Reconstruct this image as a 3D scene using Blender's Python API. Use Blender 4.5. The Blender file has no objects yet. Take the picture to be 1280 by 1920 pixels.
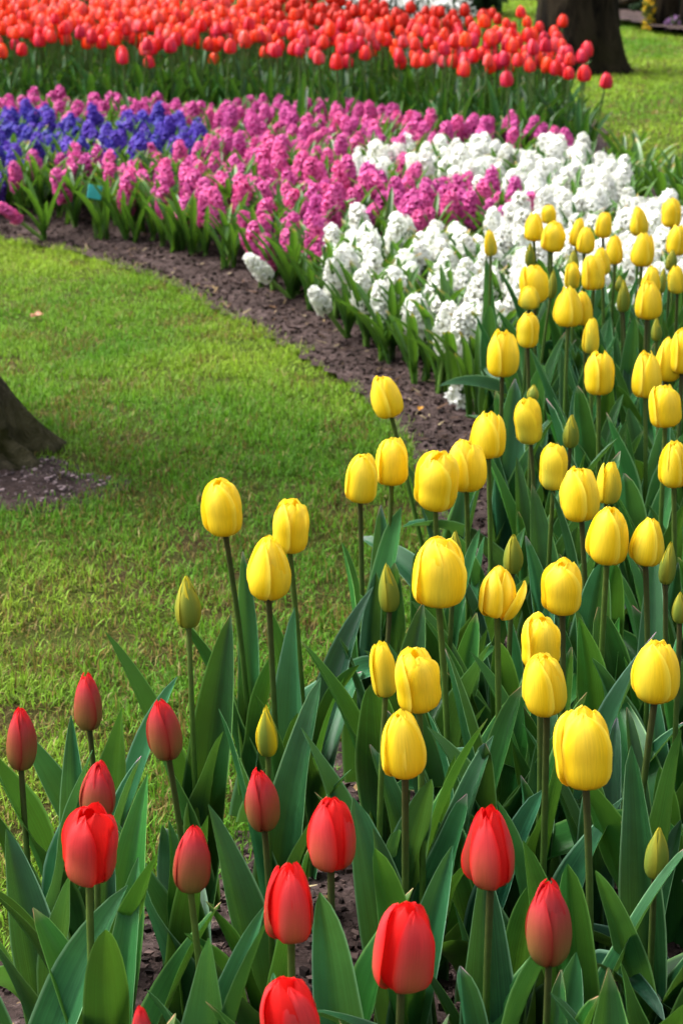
import bpy, math, random
import numpy as np
from mathutils import Matrix, Vector

rad = math.radians
scene = bpy.context.scene
col = scene.collection

# ------------------------------------------------------------------ camera, sky, sun, exposure
cam_data = bpy.data.cameras.new("camera")
cam = bpy.data.objects.new("camera", cam_data)
col.objects.link(cam)
CAM_H, PITCH = 1.15, 18.65
cam.location = (0, 0, CAM_H)
cam.rotation_euler = (rad(90 - PITCH), 0, 0)
cam_data.sensor_fit = 'VERTICAL'
cam_data.sensor_height = 36
cam_data.sensor_width = 24
cam_data.lens = 70
cam_data.clip_start = 0.05
cam_data.clip_end = 600
cam_data.dof.use_dof = True
cam_data.dof.focus_distance = 1.95
cam_data.dof.aperture_fstop = 15
cam_data.dof.aperture_blades = 9
scene.camera = cam

SUN_EL, SUN_AZ = 52, -68          # azimuth clockwise from +Y: the light comes from the left, a little from behind the beds
world = bpy.data.worlds.new("World")
scene.world = world
world.use_nodes = True
wn = world.node_tree
sky = wn.nodes.new('ShaderNodeTexSky')
sky.sky_type = 'NISHITA'
sky.sun_disc = False
sky.sun_elevation = rad(SUN_EL)
sky.sun_rotation = rad(SUN_AZ)
sky.air_density = 1.0
sky.dust_density = 6.0
sky.ozone_density = 1.0
hs = wn.nodes.new('ShaderNodeHueSaturation')
hs.inputs['Saturation'].default_value = 0.30
wn.links.new(sky.outputs[0], hs.inputs['Color'])
wn.links.new(hs.outputs[0], wn.nodes['Background'].inputs['Color'])
wn.nodes['Background'].inputs['Strength'].default_value = 0.115

sun_data = bpy.data.lights.new("sun", 'SUN')
sun_data.energy = 1.5
sun_data.angle = rad(32)
sun_data.color = (1.0, 0.97, 0.92)
sun = bpy.data.objects.new("sun", sun_data)
col.objects.link(sun)
sdir = Vector((math.sin(rad(SUN_AZ)) * math.cos(rad(SUN_EL)), math.cos(rad(SUN_AZ)) * math.cos(rad(SUN_EL)), math.sin(rad(SUN_EL))))
sun.rotation_euler = sdir.to_track_quat('Z', 'Y').to_euler()
sun.location = sdir * 30

scene.view_settings.view_transform = 'Standard'
scene.view_settings.look = 'None'
scene.view_settings.gamma = 1
scene.view_settings.use_curve_mapping = False
scene.view_settings.exposure = 1.88
scene.render.engine = 'CYCLES'
scene.cycles.use_denoising = True
scene.cycles.max_bounces = 5
scene.cycles.diffuse_bounces = 3
scene.cycles.glossy_bounces = 2
scene.cycles.adaptive_threshold = .02
scene.cycles.transparent_max_bounces = 4

rng = np.random.default_rng(11)
R = random.Random(7)

# ------------------------------------------------------------------ materials
def new_mat(name):
    m = bpy.data.materials.new(name)
    m.use_nodes = True
    nt = m.node_tree
    return m, nt, nt.nodes['Principled BSDF'], nt.nodes['Material Output']

def N(nt, t, **kw):
    n = nt.nodes.new(t)
    for k, v in kw.items():
        setattr(n, k, v)
    return n

def mathn(nt, op, a, b=None, clamp=False):
    n = N(nt, 'ShaderNodeMath', operation=op, use_clamp=clamp)
    for i, v in enumerate((a, b)):
        if v is None: continue
        if isinstance(v, (int, float)): n.inputs[i].default_value = v
        else: nt.links.new(v, n.inputs[i])
    return n.outputs[0]

def mix(nt, fac, a, b, blend='MIX'):
    n = N(nt, 'ShaderNodeMix', data_type='RGBA', blend_type=blend)
    for s, v in ((n.inputs['Factor'], fac), (n.inputs[6], a), (n.inputs[7], b)):
        if isinstance(v, (int, float)): s.default_value = v
        elif isinstance(v, tuple): s.default_value = (*v, 1)
        else: nt.links.new(v, s)
    return n.outputs[2]

def ramp(nt, fac, stops):
    n = N(nt, 'ShaderNodeValToRGB')
    e = n.color_ramp.elements
    while len(e) < len(stops): e.new(0.5)
    for el, (p, c) in zip(e, stops):
        el.position = p
        el.color = (*c, 1) if isinstance(c, tuple) else (c, c, c, 1)
    nt.links.new(fac, n.inputs[0])
    return n.outputs[0]

def noise(nt, vec, scale, detail=3, rough=.55, dist=0):
    n = N(nt, 'ShaderNodeTexNoise')
    n.inputs['Scale'].default_value = scale
    n.inputs['Detail'].default_value = detail
    n.inputs['Roughness'].default_value = rough
    n.inputs['Distortion'].default_value = dist
    if vec is not None: nt.links.new(vec, n.inputs['Vector'])
    return n.outputs['Fac']

def vmul(nt, vec, s):
    n = N(nt, 'ShaderNodeVectorMath', operation='MULTIPLY')
    nt.links.new(vec, n.inputs[0]); n.inputs[1].default_value = s
    return n.outputs[0]

def bump(nt, h, strength, dist):
    n = N(nt, 'ShaderNodeBump')
    n.inputs['Strength'].default_value = strength
    n.inputs['Distance'].default_value = dist
    nt.links.new(h, n.inputs['Height'])
    return n.outputs[0]

def attr(nt, name, out='Color'):
    n = N(nt, 'ShaderNodeAttribute', attribute_name=name)
    return n.outputs[out]

def translucent(nt, bsdf, out, color, fac, normal=None):
    t = N(nt, 'ShaderNodeBsdfTranslucent')
    if isinstance(color, tuple): t.inputs[0].default_value = (*color, 1)
    else: nt.links.new(color, t.inputs[0])
    if normal is not None: nt.links.new(normal, t.inputs['Normal'])
    m = N(nt, 'ShaderNodeMixShader')
    m.inputs[0].default_value = fac
    nt.links.new(bsdf.outputs[0], m.inputs[1]); nt.links.new(t.outputs[0], m.inputs[2])
    nt.links.new(m.outputs[0], out.inputs['Surface'])

def petal_material(name, rough, fac, spec=.35, vary=.0):
    m, nt, b, out = new_mat(name)
    c = attr(nt, 'Col')
    uv = attr(nt, 'luv', 'Vector')
    streak = noise(nt, vmul(nt, uv, (26, 2.2, 1)), 1.0, 4, .6)
    c2 = mix(nt, 1.0, c, ramp(nt, streak, [(.28, .85), (.72, 1.08)]), 'MULTIPLY')
    if vary:
        oi = N(nt, 'ShaderNodeObjectInfo')
        h = N(nt, 'ShaderNodeHueSaturation')
        nt.links.new(mathn(nt, 'ADD', mathn(nt, 'MULTIPLY', oi.outputs['Random'], vary), .5 - vary / 2), h.inputs['Hue'])
        nt.links.new(mathn(nt, 'ADD', mathn(nt, 'MULTIPLY', oi.outputs['Random'], .3), .85), h.inputs['Value'])
        nt.links.new(c2, h.inputs['Color'])
        c2 = h.outputs[0]
    nt.links.new(c2, b.inputs['Base Color'])
    b.inputs['Roughness'].default_value = rough
    b.inputs['Specular IOR Level'].default_value = spec
    fine = noise(nt, vmul(nt, uv, (70, 4, 1)), 1.0, 2)
    nrm = bump(nt, fine, .25, .0008)
    nt.links.new(nrm, b.inputs['Normal'])
    translucent(nt, b, out, c2, fac)
    return m

def leaf_material(name, dark, light, rim, rough, fac, spec=.5):
    m, nt, b, out = new_mat(name)
    uv = attr(nt, 'luv', 'Vector')
    sep = N(nt, 'ShaderNodeSeparateXYZ'); nt.links.new(uv, sep.inputs[0])
    vein = noise(nt, vmul(nt, uv, (20, .5, 1)), 1.0, 5, .7)
    geo = N(nt, 'ShaderNodeNewGeometry')
    blot = noise(nt, geo.outputs['Position'], 22, 3)
    oi = N(nt, 'ShaderNodeObjectInfo')
    f = mathn(nt, 'ADD', mathn(nt, 'MULTIPLY', vein, .55), mathn(nt, 'MULTIPLY', blot, .35))
    f = mathn(nt, 'ADD', f, mathn(nt, 'MULTIPLY', mathn(nt, 'SUBTRACT', oi.outputs['Random'], .5), .3))
    c = ramp(nt, f, [(.28, dark), (.66, light)])
    au = mathn(nt, 'ABSOLUTE', sep.outputs['X'])
    c = mix(nt, mathn(nt, 'MULTIPLY', ramp(nt, au, [(.90, 0.0), (.99, 1.0)]), .75), c, rim)
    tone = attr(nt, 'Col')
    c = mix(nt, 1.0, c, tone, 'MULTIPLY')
    nt.links.new(c, b.inputs['Base Color'])
    nt.links.new(mathn(nt, 'ADD', mathn(nt, 'MULTIPLY', blot, .2), rough - .1), b.inputs['Roughness'])
    b.inputs['Specular IOR Level'].default_value = spec
    nrm = bump(nt, vein, .30, .0012)
    nt.links.new(nrm, b.inputs['Normal'])
    translucent(nt, b, out, mix(nt, .5, c, (.16, .34, .02)), fac)
    return m

M = {}
M['petal'] = petal_material('tulip_petal', .5, .34, .18)
M['far_petal'] = petal_material('far_tulip_petal', .45, .30, .3, vary=.018)
M['floret'] = petal_material('hyacinth_floret', .5, .28, .25, vary=.03)
M['leaf'] = leaf_material('tulip_leaf', (.003, .031, .006), (.021, .122, .017), (.16, .34, .09), .44, .20, .28)
M['strap'] = leaf_material('hyacinth_leaf', (.014, .062, .007), (.062, .17, .014), (.16, .30, .06), .36, .25, .45)

def simple_attr_mat(name, rough, fac=0, spec=.4):
    m, nt, b, out = new_mat(name)
    c = attr(nt, 'Col')
    geo = N(nt, 'ShaderNodeNewGeometry')
    c = mix(nt, 1.0, c, ramp(nt, noise(nt, geo.outputs['Position'], 90, 3), [(.3, .8), (.7, 1.12)]), 'MULTIPLY')
    nt.links.new(c, b.inputs['Base Color'])
    b.inputs['Roughness'].default_value = rough
    b.inputs['Specular IOR Level'].default_value = spec
    if fac: translucent(nt, b, out, c, fac)
    return m
M['stem'] = simple_attr_mat('flower_stem', .5, 0, .2)
M['grass'] = simple_attr_mat('grass_blade', .6, .38, .18)
M['clod'] = simple_attr_mat('soil_crumb', .9, 0, .1)
M['dry'] = simple_attr_mat('dry_leaf', .6, .2)

m, nt, b, out = new_mat('soil'); M['soil'] = m
geo = N(nt, 'ShaderNodeNewGeometry')
n1 = noise(nt, geo.outputs['Position'], 14, 6, .65)
n2 = noise(nt, geo.outputs['Position'], 85, 5, .7)
f = mathn(nt, 'ADD', mathn(nt, 'MULTIPLY', n1, .5), mathn(nt, 'MULTIPLY', n2, .5))
nt.links.new(ramp(nt, f, [(.34, (.010, .006, .005)), (.5, (.042, .027, .024)), (.66, (.115, .082, .080))]), b.inputs['Base Color'])
b.inputs['Roughness'].default_value = .9
b.inputs['Specular IOR Level'].default_value = .12
nt.links.new(bump(nt, f, .9, .02), b.inputs['Normal'])

m, nt, b, out = new_mat('lawn_thatch'); M['lawn'] = m
geo = N(nt, 'ShaderNodeNewGeometry')
n1 = noise(nt, geo.outputs['Position'], 2.2, 4, .6)
n2 = noise(nt, geo.outputs['Position'], 170, 6, .75)
g1 = ramp(nt, n2, [(.3, (.012, .022, .002)), (.7, (.085, .125, .010))])
g2 = ramp(nt, n2, [(.3, (.035, .020, .010)), (.7, (.10, .065, .028))])
nt.links.new(mix(nt, ramp(nt, n1, [(.42, 0.0), (.62, .85)]), g1, g2), b.inputs['Base Color'])
b.inputs['Roughness'].default_value = .9
b.inputs['Specular IOR Level'].default_value = .08
nt.links.new(bump(nt, n2, .8, .02), b.inputs['Normal'])

def bark(name, a, c, moss):
    m, nt, b, out = new_mat(name)
    tc = N(nt, 'ShaderNodeTexCoord')
    p = vmul(nt, tc.outputs['Object'], (14, 14, 3.2))
    n1 = noise(nt, p, 1.0, 7, .7, .6)
    n2 = noise(nt, tc.outputs['Object'], 3.5, 4)
    cc = ramp(nt, n1, [(.40, a), (.60, c)])
    cc = mix(nt, mathn(nt, 'MULTIPLY', ramp(nt, n2, [(.5, 0.0), (.65, 1.0)]), .55), cc, moss)
    nt.links.new(cc, b.inputs['Base Color'])
    b.inputs['Roughness'].default_value = .95
    b.inputs['Specular IOR Level'].default_value = .05
    nt.links.new(bump(nt, n1, 1.0, .06), b.inputs['Normal'])
    return m
M['rough_bark'] = bark('rough_mossy_bark', (.005, .004, .003), (.12, .10, .070), (.040, .042, .010))
M['bark'] = bark('beech_bark', (.005, .004, .003), (.034, .026, .016), (.020, .019, .006))

def flat(name, c, rough=.5, spec=.4):
    m, nt, b, out = new_mat(name)
    geo = N(nt, 'ShaderNodeNewGeometry')
    nt.links.new(mix(nt, 1.0, c, ramp(nt, noise(nt, geo.outputs['Position'], 120, 4), [(.3, .8), (.7, 1.1)]), 'MULTIPLY'), b.inputs['Base Color'])
    b.inputs['Roughness'].default_value = rough
    b.inputs['Specular IOR Level'].default_value = spec
    return m
M['teal'] = flat('teal_plastic', (.02, .30, .29))
M['black_plastic'] = flat('black_plastic', (.012, .016, .02))

# ------------------------------------------------------------------ mesh and object helpers
class Geo:
    """vertices, quads, per-vertex colour and (u, v) coordinate as arrays"""
    def __init__(s, V=None, Q=None, C=None, U=None):
        s.V = np.zeros((0, 3)) if V is None else np.asarray(V, float)
        s.Q = np.zeros((0, 4), int) if Q is None else np.asarray(Q, int)
        n = len(s.V)
        s.C = np.ones((n, 3)) if C is None else np.broadcast_to(np.asarray(C, float), (n, 3)).copy()
        s.U = np.zeros((n, 2)) if U is None else np.asarray(U, float)
    def moved(s, Mx):
        A = np.array(Mx)
        return Geo(s.V @ A[:3, :3].T + A[:3, 3], s.Q, s.C, s.U)

def join(gs):
    gs = [g for g in gs if len(g.V)]
    off = np.cumsum([0] + [len(g.V) for g in gs])
    return Geo(np.vstack([g.V for g in gs]), np.vstack([g.Q + o for g, o in zip(gs, off)]), np.vstack([g.C for g in gs]), np.vstack([g.U for g in gs]))

def to_mesh(name, g, mat, smooth=True):
    me = bpy.data.meshes.new(name)
    n, q = len(g.V), len(g.Q)
    me.vertices.add(n); me.vertices.foreach_set('co', g.V.astype(np.float32).ravel())
    me.loops.add(4 * q); me.loops.foreach_set('vertex_index', g.Q.astype(np.int32).ravel())
    me.polygons.add(q); me.polygons.foreach_set('loop_start', np.arange(0, 4 * q, 4, dtype=np.int32))
    me.polygons.foreach_set('use_smooth', np.full(q, smooth))
    me.update(calc_edges=True)
    a = me.attributes.new('Col', 'FLOAT_COLOR', 'POINT')
    a.data.foreach_set('color', np.hstack([g.C, np.ones((n, 1))]).astype(np.float32).ravel())
    a = me.attributes.new('luv', 'FLOAT_VECTOR', 'POINT')
    a.data.foreach_set('vector', np.hstack([g.U, np.zeros((n, 1))]).astype(np.float32).ravel())
    me.materials.append(mat)
    return me

def add(name, data, parent=None, Mx=None, kind=None):
    o = bpy.data.objects.new(name, data)
    col.objects.link(o)
    if parent is not None: o.parent = parent
    if Mx is not None: o.matrix_basis = Mx
    if kind: o['kind'] = kind
    return o

def tag(o, label, cat, group=None):
    o['label'] = label; o['category'] = cat
    if group: o['group'] = group
    return o

def root(name, loc, label, cat, group=None, rz=0, scale=1):
    o = add(name, None)
    o.empty_display_size = .02
    o.location = loc; o.rotation_euler = (0, 0, rz); o.scale = (scale,) * 3
    return tag(o, label, cat, group)

def grid_quads(nu, nv):
    i = np.arange(nu - 1)[None, :] + nu * np.arange(nv - 1)[:, None]
    i = i.ravel()
    return np.stack([i, i + 1, i + nu + 1, i + nu], 1)

def hash2(ix, iy, seed):
    h = np.sin(ix * 127.1 + iy * 311.7 + seed * 74.7) * 43758.5453
    return h - np.floor(h)

def vnoise(x, y, seed=0):
    ix, iy = np.floor(x), np.floor(y)
    fx, fy = x - ix, y - iy
    fx, fy = fx * fx * (3 - 2 * fx), fy * fy * (3 - 2 * fy)
    a = hash2(ix, iy, seed) * (1 - fx) + hash2(ix + 1, iy, seed) * fx
    c = hash2(ix, iy + 1, seed) * (1 - fx) + hash2(ix + 1, iy + 1, seed) * fx
    return a * (1 - fy) + c * fy

def fbm(x, y, seed=0, oct=4):
    s, a, t = 0, .5, 0
    for k in range(oct):
        s = s + a * vnoise(x * 2 ** k, y * 2 ** k, seed + k * 13); t += a; a *= .5
    return s / t

def inside(px, py, poly):
    px, py = np.asarray(px, float), np.asarray(py, float)
    c = np.zeros(px.shape, bool)
    n = len(poly)
    for i in range(n):
        x0, y0 = poly[i]; x1, y1 = poly[i - 1]
        hit = ((y0 > py) != (y1 > py)) & (px < (x1 - x0) * (py - y0) / (y1 - y0 + 1e-12) + x0)
        c ^= hit
    return c

def edge_dist(px, py, poly, closed=True):
    d = np.full(np.shape(px), 1e9)
    n = len(poly)
    for i in range(0 if closed else 1, n):
        ax, ay = poly[i - 1]; bx, by = poly[i]
        vx, vy = bx - ax, by - ay
        t = np.clip(((px - ax) * vx + (py - ay) * vy) / (vx * vx + vy * vy + 1e-12), 0, 1)
        d = np.minimum(d, np.hypot(px - ax - t * vx, py - ay - t * vy))
    return d

def tube(points, radii, n=8, color=(1, 1, 1), colors=None, cap=False):
    P = np.asarray(points, float); k = len(P)
    Tn = np.gradient(P, axis=0); Tn /= np.linalg.norm(Tn, axis=1)[:, None] + 1e-9
    ref = np.array([1.0, 0, 0]) if abs(Tn[0][0]) < .8 else np.array([0, 1.0, 0])
    V = []
    a = np.linspace(0, 2 * np.pi, n, endpoint=False)
    for p, t, r in zip(P, Tn, radii):
        s = np.cross(t, ref); s /= np.linalg.norm(s); w = np.cross(s, t)
        V.append(p + r * (np.cos(a)[:, None] * s + np.sin(a)[:, None] * w))
    V = np.vstack(V)
    i = np.arange(n); j = (i + 1) % n
    Q = np.vstack([np.stack([i + n * m, j + n * m, j + n * (m + 1), i + n * (m + 1)], 1) for m in range(k - 1)])
    C = np.repeat(np.asarray(colors), n, 0) if colors is not None else color
    return Geo(V, Q, C, np.stack([np.tile(np.cos(a), k), np.repeat(np.linspace(0, 1, k), n)], 1))

# ------------------------------------------------------------------ where things stand (metres, camera above the origin)
TULIPS = [
 (0.2883, 3.8081, 0.3873, 0.0493, 0.0124, 'P', 0.005, 0.01, 'slim greenish yellow tulip standing alone on a tall stem before white hyacinths'),
 (0.3804, 3.9069, 0.3974, 0.0546, 0.019, 'Y', 0.016, 0.018, 'yellow tulip at the white hyacinths, first of the far bunch from the lawn side'),
 (0.4261, 4.0598, 0.4051, 0.0374, 0.0153, 'Y', 0.007, -0.019, 'small yellow tulip peeking up behind two others in front of white hyacinths'),
 (0.4084, 3.8369, 0.3911, 0.0567, 0.0233, 'Y', 0.008, 0.018, 'broad yellow tulip overlapping two smaller ones before the white hyacinths'),
 (0.4595, 3.8685, 0.3943, 0.0561, 0.0157, 'Y', 0.006, -0.015, 'narrow yellow tulip half hidden behind its twin before the white hyacinths'),
 (0.4675, 3.8013, 0.3939, 0.0512, 0.0175, 'Y', -0.004, 0.002, 'yellow tulip covering the edge of its narrow twin before the white hyacinths'),
 (0.5228, 3.9578, 0.3951, 0.0521, 0.0171, 'Y', -0.008, -0.011, 'yellow tulip on a thin stem alone in a gap of white hyacinths'),
 (0.5168, 3.7218, 0.3894, 0.0541, 0.0161, 'Y', 0.004, 0.017, 'yellow tulip leaning towards the lawn just below the lone one among white blooms'),
 (0.5983, 3.9792, 0.3954, 0.0576, 0.0188, 'Y', 0.008, -0.014, 'tall yellow tulip with a slanted tip, second highest near the right edge'),
 (0.6779, 4.0701, 0.3948, 0.0599, 0.0192, 'Y', 0.008, -0.014, 'highest yellow tulip in the picture, near the right edge beside green straps'),
 (0.6406, 3.7862, 0.3929, 0.058, 0.0184, 'Y', -0.006, -0.02, 'yellow tulip directly below the highest one, cut close to the right edge'),
 (0.5599, 3.6738, 0.3944, 0.0631, 0.0209, 'Y', 0.008, -0.012, 'large yellow tulip directly beneath the tall slanted one near the right edge'),
 (0.3638, 3.8037, 0.3683, 0.0443, 0.0093, 'G', 0.007, 0.015, 'thin green tulip bud below the first far yellow tulips, before white hyacinths'),
 (0.4792, 3.613, 0.3917, 0.0498, 0.0162, 'Y', 0.007, 0.002, 'yellow tulip mostly hidden behind a larger pointed one below the white hyacinths'),
 (0.4476, 3.4833, 0.3914, 0.0629, 0.0208, 'Y', -0.005, 0.018, 'pointed yellow tulip covering another, midway in the far yellow bunch'),
 (0.4303, 3.6797, 0.3737, 0.0488, 0.012, 'G', 0.007, 0.016, 'green tulip bud showing above a half green yellow tulip in the far bunch'),
 (0.4138, 3.5322, 0.3833, 0.0469, 0.0134, 'P', -0.002, -0.013, 'half green yellow tulip just in front of a green bud in the far bunch'),
 (0.3377, 3.4266, 0.3811, 0.0665, 0.0233, 'Y', 0.007, -0.017, 'large yellow tulip at the lawn side of the far bunch, with another behind it'),
 (0.322, 3.3534, 0.3867, 0.0402, 0.0183, 'P', 0.002, -0.02, 'greenish yellow tulip showing only its base behind a large one'),
 (0.3729, 3.4944, 0.3732, 0.0492, 0.009, 'G', -0.002, -0.008, 'slim pale green tulip bud beside the large yellow tulip of the far bunch'),
 (0.3714, 3.1986, 0.3922, 0.0657, 0.024, 'Y', 0.011, -0.001, 'big two-toned yellow tulip overlapping a second bloom at its side'),
 (0.4018, 3.2242, 0.3887, 0.0568, 0.0141, 'Y', -0.0, 0.008, 'yellow tulip peeking out from behind the big overlapping bloom'),
 (0.4965, 3.4473, 0.3599, 0.056, 0.0108, 'G', 0.007, -0.019, 'pale green pointed tulip bud between yellow tulips below the far bunch'),
 (0.498, 3.4981, 0.3846, 0.0288, 0.0086, 'G', 0.005, -0.019, 'small olive tulip bud with its tip just behind another green bud'),
 (0.5358, 3.4139, 0.4015, 0.0463, 0.0167, 'Y', -0.002, 0.003, 'yellow tulip half hidden behind a full one with a ruffled top'),
 (0.5839, 3.5832, 0.3643, 0.0457, 0.0078, 'G', -0.006, -0.013, 'green tulip bud squeezed behind yellow tulips near the right edge'),
 (0.5065, 3.2387, 0.3962, 0.0622, 0.0221, 'Y', 0.008, -0.012, 'full yellow tulip with a ruffled top, above a green bud near the edge'),
 (0.5939, 3.4657, 0.3892, 0.0497, 0.0141, 'P', 0.007, 0.018, 'pale yellow tulip cut by the picture edge beside a green bud'),
 (0.6254, 3.7445, 0.3722, 0.0407, 0.0107, 'G', -0.002, 0.001, 'olive green tulip bud below two stacked yellow tulips at the right edge'),
 (0.291, 3.0403, 0.3971, 0.0546, 0.0171, 'Y', -0.006, 0.01, 'egg-shaped yellow tulip on a straight stem beside the last white hyacinths'),
 (0.3905, 3.0396, 0.387, 0.0554, 0.0134, 'P', 0.005, -0.019, 'closed greenish yellow tulip bud between two yellow tulips in mid bed'),
 (0.2396, 2.8825, 0.3926, 0.069, 0.0242, 'Y', 0.004, -0.016, 'yellow tulip with a split side petal right over the white hyacinth leaves'),
 (0.5139, 3.1761, 0.3737, 0.0374, 0.0083, 'G', 0.002, 0.017, 'green tulip bud just under the full ruffled yellow tulip'),
 (0.3735, 2.7992, 0.3865, 0.062, 0.022, 'Y', 0.006, 0.002, 'round yellow tulip with a green bud hidden behind its base'),
 (0.4395, 2.7902, 0.3842, 0.0656, 0.0216, 'Y', -0.003, -0.013, 'yellow tulip in a tight trio by the edge, the one nearest the lawn'),
 (0.4873, 2.8986, 0.3801, 0.0663, 0.02, 'Y', -0.005, 0.008, 'yellow tulip in a tight trio by the edge, the middle one'),
 (0.5076, 2.8858, 0.395, 0.066, 0.0199, 'Y', -0.005, -0.018, 'yellow tulip in a tight trio, the one cut by the right edge'),
 (0.4368, 2.5869, 0.399, 0.0576, 0.0205, 'Y', 0.004, 0.001, 'yellow tulip just below the tight trio at the right edge'),
 (0.0689, 2.6739, 0.3884, 0.0602, 0.0215, 'Y', 0.086, -0.011, 'yellow tulip leaning over the soil strip, farthest up at the lawn edge'),
 (0.2546, 2.576, 0.3799, 0.0632, 0.0183, 'P', 0.004, 0.013, 'yellow tulip with a green tinged front petal above a broad group'),
 (0.2755, 2.7769, 0.3826, 0.0233, 0.0085, 'G', -0.001, -0.018, 'olive bud tip poking up behind a green tinged yellow tulip'),
 (0.1889, 2.4525, 0.3968, 0.0596, 0.0226, 'Y', 0.008, -0.019, 'yellow tulip at the soil strip touching a wider one below it'),
 (0.3084, 2.5779, 0.372, 0.0458, 0.0104, 'G', 0.005, -0.015, 'slender olive green tulip bud alone between yellow tulips in mid bed'),
 (0.0225, 2.2844, 0.3935, 0.0604, 0.0202, 'Y', 0.007, 0.005, 'yellow egg-shaped tulip over the grass, first of the four along the bed edge'),
 (0.0618, 2.3445, 0.395, 0.0593, 0.02, 'Y', -0.006, -0.003, 'yellow tulip over the grass, second of the four along the bed edge'),
 (0.1144, 2.2988, 0.3789, 0.071, 0.0255, 'Y', 0.007, 0.014, 'wide yellow tulip with a spread side petal, third along the bed edge'),
 (0.1553, 2.3566, 0.3843, 0.0648, 0.0241, 'Y', -0.001, 0.02, 'blocky yellow tulip beside the soil strip, fourth along the bed edge'),
 (0.2622, 2.3479, 0.3869, 0.0575, 0.0165, 'P', 0.007, -0.002, 'upright narrow yellow tulip with green tinge, beside a pair in mid bed'),
 (0.4112, 2.35, 0.3904, 0.0588, 0.0181, 'Y', 0.004, 0.009, 'yellow tulip cut by the right edge, level with the narrow greenish one'),
 (0.2835, 2.2297, 0.3879, 0.0635, 0.0229, 'Y', 0.007, -0.008, 'yellow tulip touching a smaller one behind it in mid bed'),
 (0.3237, 2.3109, 0.3823, 0.0523, 0.0146, 'P', -0.005, -0.005, 'small yellow tulip tucked behind its bigger neighbour in mid bed'),
 (0.292, 2.062, 0.3959, 0.0639, 0.0231, 'Y', 0.004, 0.018, 'large yellow tulip with parted front petals in the middle of the yellow bed'),
 (0.3336, 2.0564, 0.395, 0.0541, 0.0187, 'Y', -0.0, -0.006, 'rounded yellow tulip beside the large parted one, near a green bud'),
 (0.36, 2.0759, 0.3648, 0.0473, 0.0089, 'G', -0.003, 0.011, 'pointed green tulip bud beside a rounded yellow tulip near the right edge'),
 (0.349, 1.9128, 0.3838, 0.0342, 0.0077, 'G', -0.002, 0.011, 'green tulip bud cut off by the right edge, low in the bed'),
 (0.0988, 1.8997, 0.4099, 0.069, 0.0269, 'Y', 0.008, 0.008, 'biggest smooth yellow tulip, standing clear in the centre of the bed'),
 (0.1906, 2.0853, 0.3745, 0.0462, 0.0104, 'G', 0.004, -0.005, 'tall olive tulip bud right behind the tulip with a loose petal'),
 (0.1263, 2.1038, 0.38, 0.0365, 0.0072, 'G', -0.003, -0.001, 'green tulip bud half hidden behind the biggest yellow tulip'),
 (0.1587, 1.8961, 0.3988, 0.051, 0.0196, 'L', 0.003, -0.008, 'pale yellow tulip with one loose petal bent open at its side'),
 (0.2262, 1.9032, 0.3992, 0.056, 0.0199, 'Y', 0.002, 0.003, 'yellow tulip with a wavy rim between the loose one and the large parted one'),
 (0.0522, 2.0035, 0.3606, 0.0533, 0.0106, 'G', 0.001, -0.01, 'slim green tulip bud in front of the grass, left of the biggest yellow tulip'),
 (0.19, 1.7674, 0.3962, 0.0532, 0.0181, 'Y', -0.001, 0.013, 'yellow tulip leaning behind a nearer one in the lower yellow bed'),
 (0.1878, 1.6713, 0.3926, 0.0596, 0.0202, 'Y', 0.004, 0.012, 'yellow tulip in front of a leaning one in the lower yellow bed'),
 (0.293, 1.7096, 0.3877, 0.0597, 0.0219, 'Y', 0.007, 0.006, 'broad yellow tulip standing alone low near the right edge'),
 (0.0414, 1.719, 0.387, 0.0536, 0.0117, 'P', 0.005, -0.006, 'closed pale green and yellow bud touching the yellow tulip beside it'),
 (0.071, 1.672, 0.3955, 0.06, 0.0199, 'Y', 0.005, 0.008, 'yellow tulip beside a pale closed bud, above another yellow tulip'),
 (0.054, 1.5305, 0.3978, 0.0596, 0.0189, 'Y', 0.007, 0.018, 'yellow tulip with a ruffled rim, lowest one above the red tulips'),
 (0.2079, 1.5345, 0.3859, 0.0689, 0.0231, 'Y', 0.0, -0.013, 'large rounded yellow tulip lowest on the right above the red tulips'),
 (0.276, 1.5645, 0.2811, 0.0486, 0.0099, 'G', 0.004, -0.001, 'small green bud with a yellow tip low at the right among leaves'),
 (-0.1344, 2.173, 0.3899, 0.0663, 0.0224, 'Y', 0.026, 0.009, 'tallest yellow tulip standing over the lawn, first of the outlying three'),
 (-0.0771, 1.9708, 0.3904, 0.0665, 0.0231, 'Y', 0.018, -0.013, 'yellow tulip over the lawn, lowest of the outlying three'),
 (-0.0583, 2.1003, 0.3943, 0.0603, 0.0205, 'Y', 0.017, 0.003, 'greenish yellow tulip over the lawn, last of the outlying three'),
 (-0.1594, 1.9347, 0.3699, 0.0555, 0.0131, 'G', 0.009, -0.003, 'olive green tulip bud over the lawn beside the outlying yellow tulips'),
 (-0.0713, 1.7608, 0.3061, 0.0517, 0.0101, 'S', 0.003, 0.005, 'small green bud with a yellow seam above a closed red tulip'),
 (-0.3083, 1.7388, 0.3026, 0.0619, 0.0138, 'B', 0.012, -0.019, 'slender closed red bud with a green base, first from the left edge'),
 (-0.2553, 1.8435, 0.2953, 0.0586, 0.0135, 'B', 0.013, -0.002, 'olive and red bud with a split tip, highest of the red tulips'),
 (-0.1628, 1.7018, 0.3317, 0.0614, 0.015, 'B', 0.012, -0.011, 'closed red tulip with one bright side petal under the olive bud'),
 (-0.2144, 1.5709, 0.3357, 0.0545, 0.0145, 'B', 0.002, -0.018, 'dusky red bud half hidden behind an open red tulip'),
 (-0.2108, 1.4816, 0.3258, 0.0675, 0.0229, 'R', 0.014, -0.011, 'large open red tulip in front of a dusky bud at the lawn edge'),
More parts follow.
